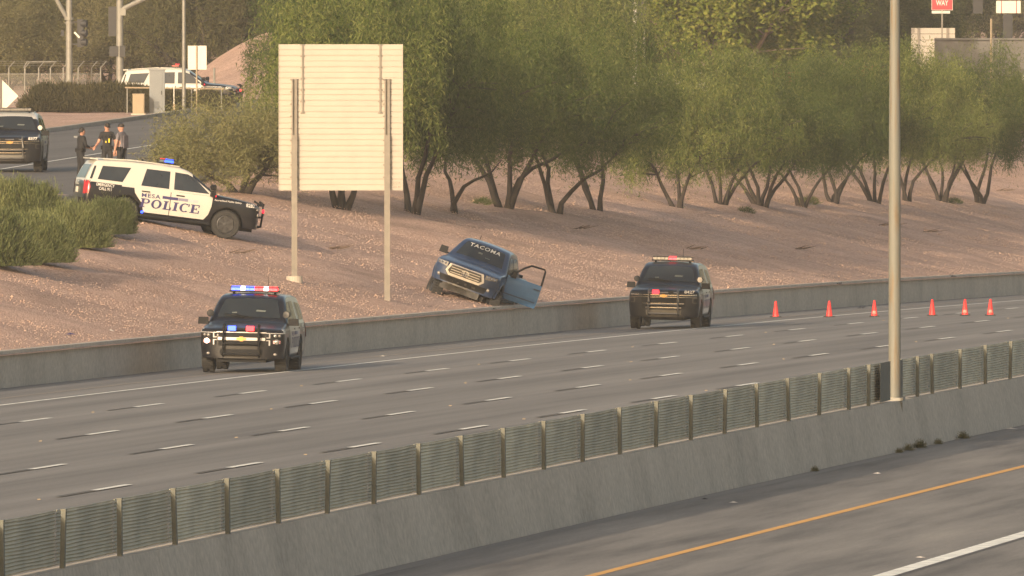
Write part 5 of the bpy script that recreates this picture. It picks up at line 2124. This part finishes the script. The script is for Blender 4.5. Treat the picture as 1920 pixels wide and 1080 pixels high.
# slim pole, square white sign, cabinets, bollard, rail
t, k_ = furn("lamp_pole", "slim plain grey pole between the tall cabinet and the white square sign", "pole", 345, 577)
MB().tube([(0, 0, -.1), (0, 0, 7.8)], [.085, .07], 10).build("pole", M["galv"], t, True)
MB().lathe([(.14, 0), (.14, .05)], (0, 0, 0), 'z', 10).build("base_plate", M["galv"], t)
t, k_ = furn("square_sign", "bright white rectangular sign back on a thin post above the cabinets", "road sign", 370, 574)
zz_ = at(370, 108, 574).z - t.location.z
MB().box((0, 0, zz_), (.80, .012, 1.02)).build("sign_plate", M["signwhite"], t)
MB().tube([(-.02, -.035, -.1), (-.02, -.035, zz_ + .5)], .035, 6).build("post", M["tan"], t)
t, k_ = furn("electrical_cabinet", "tall grey metal traffic cabinet with louvred door at the roadside", "cabinet", 295, 579)
MB().box((0, 0, .98), (.66, .55, 1.86)).box((0, 0, 1.93), (.72, .62, .05)).build("body", M["cab"], t)
dr = MB().box((-.03, -.285, .98), (.52, .02, 1.68)).build("door", M["cab"], t)
lv = MB()
for i in range(7):
    lv.box((-.05, -.30, .28 + .045 * i), (.30, .02, .018), (.5, 0, 0))
lv.build("louvre", M["cab"], dr)
MB().box((.19, -.305, .95), (.03, .03, .16)).build("handle", M["trim"], dr)
MB().box((0, 0, .02), (.95, .8, .10)).build("plinth", M["curb"], t)
t, k_ = furn("utility_box", "short tan metal utility box beside the tall grey cabinet", "utility box", 260, 578)
MB().box((0, 0, .47), (.50, .45, .84)).box((0, 0, .90), (.53, .48, .03)).build("body", M["tan"], t)
MB().box((0, -.235, .46), (.42, .02, .70)).build("door", M["tan"], t)
MB().box((0, 0, .02), (.62, .6, .08)).build("plinth", M["curb"], t)
t, k_ = furn("marker_post", "short pale marker post with thin rod right of the tall cabinet", "post", 326.5, 574)
MB().box((0, 0, .22), (.10, .05, .62)).build("post", M["tan"], t)
MB().tube([(0, .03, .3), (0, .03, 1.25)], .025, 6).build("rod", M["signwhite"], t)
t, k_ = furn("pipe_rail", "low pale pipe rail in front of the side-on patrol car", "railing", 325, 583)
mb = MB()
mb.tube([(-2.1, 0, 1.12), (2.2, 0, 1.06)], .035, 6)
mb.build("top_rail", M["tan"], t)
for x in (-2.0, -.6, .8, 2.1):
    MB().tube([(x, 0, -.1), (x, 0, 1.1)], .03, 6).build("post", M["galv"], t)
t, k_ = furn("thin_post", "thin grey post standing on the pink mound behind the patrol car hood", "post", 402, 600)
MB().tube([(0, 0, -.1), (0, 0, at(402, 127, 600).z - t.location.z)], .05, 8).build("post", M["galv"], t)

# chain link fence with barbed wire arms
t, k_ = furn("chain_link_fence", "galvanised chain link fence with angled barbed wire arms left of the signal poles", "fence", 100, 606)
zt = at(100, 127, 606).z - t.location.z
xs_ = [(px - 100) / k_ for px in (-40, -12, 17, 47, 73, 95, 119, 147, 172, 189)]
for x in xs_:
    MB().tube([(x, 0, -.1), (x, 0, zt)], .035, 6).tube([(x, 0, zt), (x + .27, -.15, zt + .30)], .025, 5).build("post", M["galv"], t)
MB().tube([(xs_[0], 0, zt - .28), (xs_[-1], 0, zt - .28)], .025, 6).build("top_rail", M["galv"], t)
MB().tube([(xs_[3] + .1, -.1, zt + .27), (xs_[5] + .27, -.15, zt + .27)], .03, 6).tube([(xs_[3] - .05, 0, zt), (xs_[3] + .1, -.1, zt + .27)], .03, 6).build("gate_rail", M["galv"], t)
fab = MB()
W_ = xs_[-1] - xs_[0]
Hf = zt - .3
nw = int((W_ + Hf) / .075)
for i in range(nw):
    for sg_ in (1, -1):
        a = i * .075 - (Hf if sg_ > 0 else 0)
        p0, p1 = [a, 0.0], [a + sg_ * Hf, Hf]
        if p0[0] < 0:
            if sg_ < 0: continue
            p0 = [0, -a]
        if p1[0] > W_:
            p1 = [W_, Hf - (a + Hf - W_)]
        if p1[0] < 0:
            p1 = [0, a]
        if p0[0] > W_:
            q = p0[0] - W_
            p0 = [W_, q]
        if p0[1] >= Hf or p1[1] <= p0[1]:
            continue
        d_ = .006
        fab.add([(xs_[0] + p0[0] - d_, .02, p0[1]), (xs_[0] + p0[0] + d_, .02, p0[1]), (xs_[0] + p1[0] + d_, .02, p1[1]), (xs_[0] + p1[0] - d_, .02, p1[1])], [(0, 1, 2, 3)])
o = fab.build("wire_mesh", M["galv"], t)
o["kind"] = "stuff"
for k2 in range(3):
    MB().tube([(xs_[0] + .09 * (k2 + 1), -.05 * (k2 + 1), zt + .1 * (k2 + 1)), (xs_[-1] + .09 * (k2 + 1), -.05 * (k2 + 1), zt + .1 * (k2 + 1))], .006, 4).build("barbed_wire", M["galv"], t)

# diamond sign back at the left edge
t, k_ = furn("diamond_sign", "white diamond sign back cut by the picture edge above the ramp", "road sign", 1, 520)
zz_ = at(1, 180, 520).z - t.location.z
mb = MB()
a = .70
mb.add([(-a, 0, zz_), (0, 0, zz_ - a), (a, 0, zz_), (0, 0, zz_ + a), (-a, .012, zz_), (0, .012, zz_ - a), (a, .012, zz_), (0, .012, zz_ + a)],
       [(0, 1, 2, 3), (7, 6, 5, 4), (0, 4, 5, 1), (1, 5, 6, 2), (2, 6, 7, 3), (3, 7, 4, 0)])
mb.build("sign_plate", M["signwhite"], t)
MB().tube([(0, -.05, -.1), (0, -.05, zz_ + .75)], .05, 8).build("post", M["post"], t)

# signal pole in the middle of the trees
t, k_ = furn("signal_pole", "traffic signal pole with dark heads rising between the trees left of the bright green tree", "traffic signal", 1190, 566)
z0_ = t.location.z
MB().tube([(0, 0, -.1), (0, 0, at(1190, -60, 566).z - z0_)], [.12, .11], 12).build("pole", M["signwhite"], t, True)
mb = MB()
zz_ = at(1172, 20, 566).z - z0_
mb.box((-.32, .05, zz_), (.50, .25, 1.25)).box((.30, .1, zz_ - .0), (.34, .2, 1.3))
mb.build("signal_head", M["signal"], t)
MB().lathe([(.15, -.05), (.15, .05)], (0, 0, zz_ + .4), 'z', 12).lathe([(.14, -.04), (.14, .04)], (0, 0, zz_ - .8), 'z', 12).build("band", M["signal"], t)
MB().tube([(.40, 0, at(1205, 116, 566).z - z0_), (.40, 0, at(1205, 56, 566).z - z0_)], .04, 6).build("conduit", M["signwhite"], t)

# ------------------------------------------------------------------ right: bridge wall, signs, signals
DW = 668
t, k_ = furn("bridge_wall", "plain grey concrete bridge wall behind the trees at the right edge", "wall", 1880, DW, base=at(1880, 175, DW))
wz = at(1880, 75, DW).z - t.location.z
MB().box((.6, 0, wz / 2 - 1.6), (8.0, .3, wz + 3.2)).build("wall_panel", M["wallgrey"], t)
MB().box((.6, -.06, wz + .05), (8.0, .46, .10)).build("coping", M["wallgrey"], t)
MB().box((.4, -.152, wz * .44), (7.4, .01, .03)).build("joint", M["trim"], t)
MB().box((1.05, -.165, .78), (.18, .02, .28)).build("notice_plate", M["signwhite"], t)
for x in (-.2, -.55 + .05):
    MB().tube([(x * 1.0, -.25, -.4), (x * 1.0, -.25, wz + 0.0)], .035, 6).build("pipe", M["galv"], t)
# brown block wall / far embankment seen above the bridge wall
t, k_ = furn("slim_post", "slim white-topped post in front of the bridge wall", "post", 1858, 655)
MB().tube([(0, 0, -.1), (0, 0, at(1858, 35, 655).z - t.location.z)], .055, 8).build("post", M["tan"], t)
# guide sign back with slats
dS = 690
t, k_ = furn("guide_sign", "small cream slatted sign back half hidden by leaves at the upper right", "road sign", 1749, dS)
z0_ = t.location.z
zt_, zb2 = at(1749, 52, dS).z - z0_, at(1749, 132, dS).z - z0_
ws_ = 82 / k_
for i in range(7):
    hh = (zt_ - zb2) / 7
    MB().box((0, 0, zb2 + hh * (i + .5)), (ws_, .04, hh * .93)).build("plank", M["alu"], t)
for px in (1722, 1776):
    MB().box(((px - 1749) / k_, -.06, zt_ / 2), (.12, .08, zt_)).build("post", M["post"], t)
# red wrong way sign
t, k_ = furn("red_sign", "red and white WRONG WAY sign partly hidden by leaves at the top right", "road sign", 1766, 672)
z0_ = t.location.z
zb2 = at(1766, 19, 672).z - z0_
MB().box((0, 0, zb2 + .42), (1.06, .02, .84)).build("border", M["signwhite"], t)
MB().box((0, -.012, zb2 + .42), (1.02, .01, .80)).build("sign_plate", M["redsign"], t)
mb = MB()
for (txt, zz_) in (("WRONG", .54), ("WAY", .235)):
    v2, f2 = fit2d(text2d(txt, 1, .02), .84 if txt == "WRONG" else .62, .26)
    wv = .84 if txt == "WRONG" else .62
    mb.add([(u - wv / 2, -.019, zb2 + zz_ + v) for (u, v) in v2], f2)
mb.build("lettering", M["signwhite"], t)
MB().box((-.06, .03, zb2 - .10), (.92, .02, .13)).build("lower_plate", M["signwhite"], t)
MB().box((0, .05, zb2 / 2 + .4), (.08, .06, zb2 + .8)).build("post", M["post"], t)
# signals at the top right with white name sign
t, k_ = furn("signal_gantry", "traffic signals with a cream sign plate over the bridge wall, top right corner", "traffic signal", 1950, 700)
z0_ = t.location.z
MB().tube([(0, 0, -.1), (0, 0, at(1950, -60, 700).z - z0_)], .16, 10).build("pole", M["galv"], t, True)
za = at(1900, -28, 700).z - z0_
MB().tube([(0, 0, za - .1), (-3.6, 0, za + .15)], [.10, .07], 8).build("mast_arm", M["galv"], t)
for (px, py, hh) in ((1833, 2, 46), (1889, 52, 50)):
    mb = MB()
    x, z = (px - 1950) / k_, at(px, py, 700).z - z0_
    mb.box((x, 0, z), (18 / k_ , .25, hh / k_))
    for i in range(3):
        mb.box((x, -.13, z + hh / k_ * (.32 - .32 * i)), (.36, .1, .10))
    mb.tube([(x, 0, z), (x, 0, za + .1)], .03, 6)
    mb.build("signal_head", M["signal"], t)
x, z = (1890 - 1950) / k_, at(1890, 13, 700).z - z0_
MB().box((x, -.2, z), (46 / k_, .02, 23 / k_)).build("name_plate", M["signwhite"], t)
for dx in (-13, 15):
    MB().box((x + dx / k_, -.22, z), (.04, .02, 23 / k_)).build("bracket", M["redsign"], t)


# parked cars glimpsed through the trees
def far_car(label, px, d, m, rz):
    t = thing("parked_car", label, "car", stand(px, d), rz, "cars glimpsed behind the trees")
    hb = Hull([(-2.2, .75), (-2.1, .95), (-1.6, 1.0), (-1.1, 1.36), (-.2, 1.44), (.4, 1.36), (1.15, .98), (2.0, .86), (2.25, .70)],
              [(.2, .80), (.5, .9), (.8, .9), (1.0, .82), (1.45, .62)], -2.2, 2.25, .3, .4, .24)
    if "car" not in HMESH:
        HMESH["car"] = hb.mesh("body", m, (-1.3, 1.35), .36)
    o = link("body", HMESH["car"].copy(), t)
    o.data.materials[0] = m
    add_wheels(t, (-1.3, 1.35), .76, R=.32, W=.2)
    for sy in (-1, 1):
        g = MB()
        side_patch(g, hb, [(.85, 1.0), (.35, 1.28), (-.3, 1.34), (-1.0, 1.28), (-1.35, 1.0)], sy, .012)
        g.build("window", M["glass"], t)
    g = MB()
    top_patch(g, hb, [(1.05, -.6), (1.05, .6), (.5, .5), (.5, -.5)], .006)
    g.build("windshield", M["glass"], t)
    for sy in (-1, 1):
        g = MB()
        front_patch(g, hb, [(sy * .5, .62), (sy * .8, .62), (sy * .8, .74), (sy * .5, .74)], .01)
        g.build("headlight", M["lamp"], t)
    return t


far_car("faded red car half hidden among the trees at the upper right", 1492, 660, M["redcar"], PSI + .3)
far_car("white car half hidden low among the trees behind the slope", 1288, 630, M["white"], PSI + .2)
far_car("red car half hidden behind the lamp pole among the trees", 1645, 655, mat("bright_red_paint", (.45, .02, .02), .35, coat=.4), PSI + 1.3)

# ------------------------------------------------------------------ litter and wear
for (px, py, rr, mm, lab, cat) in (
        (1646, 888, .06, "litter", "small grey lump of rubble on the near shoulder", "rubble"),
        (1321, 936, .06, "darklitter", "small dark scrap on the near shoulder below the barrier", "scrap"),
        (1375, 943, .06, "litter", "crumpled pale paper on the near shoulder", "litter"),
        (1725, 1046, .07, "litter", "flat pale scrap beside the thick white line", "litter"),
        (920, 631, .14, "darklitter", "dark rag at the foot of the retaining wall left of the far patrol car", "rag"),
        (1781, 556, .18, "darklitter", "black tyre scrap at the foot of the retaining wall right of the lamp pole", "tyre scrap"),
        (656, 655, .10, "darklitter", "dark scrap at the foot of the wall right of the near patrol car", "scrap"),
        (718, 668, .06, "litter", "white paper cup on the shoulder right of the near patrol car", "cup"),
        (1802, 555, .05, "litter", "white scrap beside the black tyre scrap", "litter"),
        (132, 627, .10, "navy", "blue wrapper on the gravel above the wall at the left", "wrapper"),
        (208, 621, .10, "litter", "pale flat rock on the gravel above the wall at the left", "rock"),
        (1895, 804, .10, "litter", "pale torn paper at the near foot of the barrier", "litter")):
    p = on_ground(px, py, 120)
    mb = MB()
    r_ = np.random.RandomState(int(px))
    vs = []
    for (a, b_, c) in octv:
        q = r_.uniform(.6, 1.3)
        vs.append((a * rr * q * 1.3, b_ * rr * q, max(0, c * rr * q * .45)))
    mb.add(vs, [tuple(f_) for f_ in octf])
    o = mb.build({"rubble": "rubble", "scrap": "scrap", "litter": "paper_litter", "rag": "rag", "tyre scrap": "tyre_scrap", "cup": "paper_cup", "wrapper": "wrapper", "rock": "flat_rock"}[cat], M[mm])
    o.location = p + Vector((0, 0, .0))
    tag(o, lab, cat)
# dark tyre strips in the shoulder
for (px, py) in ((1575, 574), (1615, 577.5)):
    p = on_ground(px, py, 250)
    o = MB().box((0, 0, .02), (.14, 2.6, .03), (0, 0, .1)).build("tyre_strip", M["darklitter"])
    o.location = p
    tag(o, "strip of shed tyre tread on the shoulder " + ("nearer the wall" if py < 576 else "nearer the cones"), "tyre scrap")
# weeds in the near gutter
WB = bush_mesh(21, .22, .28, LEAF_OLIVE, n=900, ln=.12, wd=.02)
gut = [(1686, 845), (1704, 840), (1726, 834), (1760, 829), (1806, 815), (1528, 870)]
for i, (px, py) in enumerate(gut):
    d_ = None
    s_ = s_at(px, L_MED - .42, 0)
    t = thing("gutter_weed", "dry weed growing at the near foot of the median barrier", "weed", (-(L_MED - .42), s_, float(road_z(L_MED - .42, s_))), i, "weeds at the foot of the barrier")
    q = .20 + .18 * ((i * 37) % 5) / 5
    t.scale = (q, q, q)
    link("foliage", WB, t)

# ------------------------------------------------------------------ dusty evening air
hz = MB().box((-340, 1290, -8.5), (1380, 2900, 47))
hm = bpy.data.materials.new("dusty_air")
hm.use_nodes = True
n, l = hm.node_tree.nodes, hm.node_tree.links
for x in list(n):
    n.remove(x)
out = n.new("ShaderNodeOutputMaterial")
pv = n.new("ShaderNodeVolumePrincipled")
pv.inputs["Color"].default_value = (0.93, 0.915, 0.89, 1)
pv.inputs["Density"].default_value = 0.00015
pv.inputs["Anisotropy"].default_value = 0.0
l.new(pv.outputs[0], out.inputs["Volume"])
o = hz.build("haze", hm, kind="stuff")
tag(o, "thin warm dusty air over the whole freeway scene", "haze")
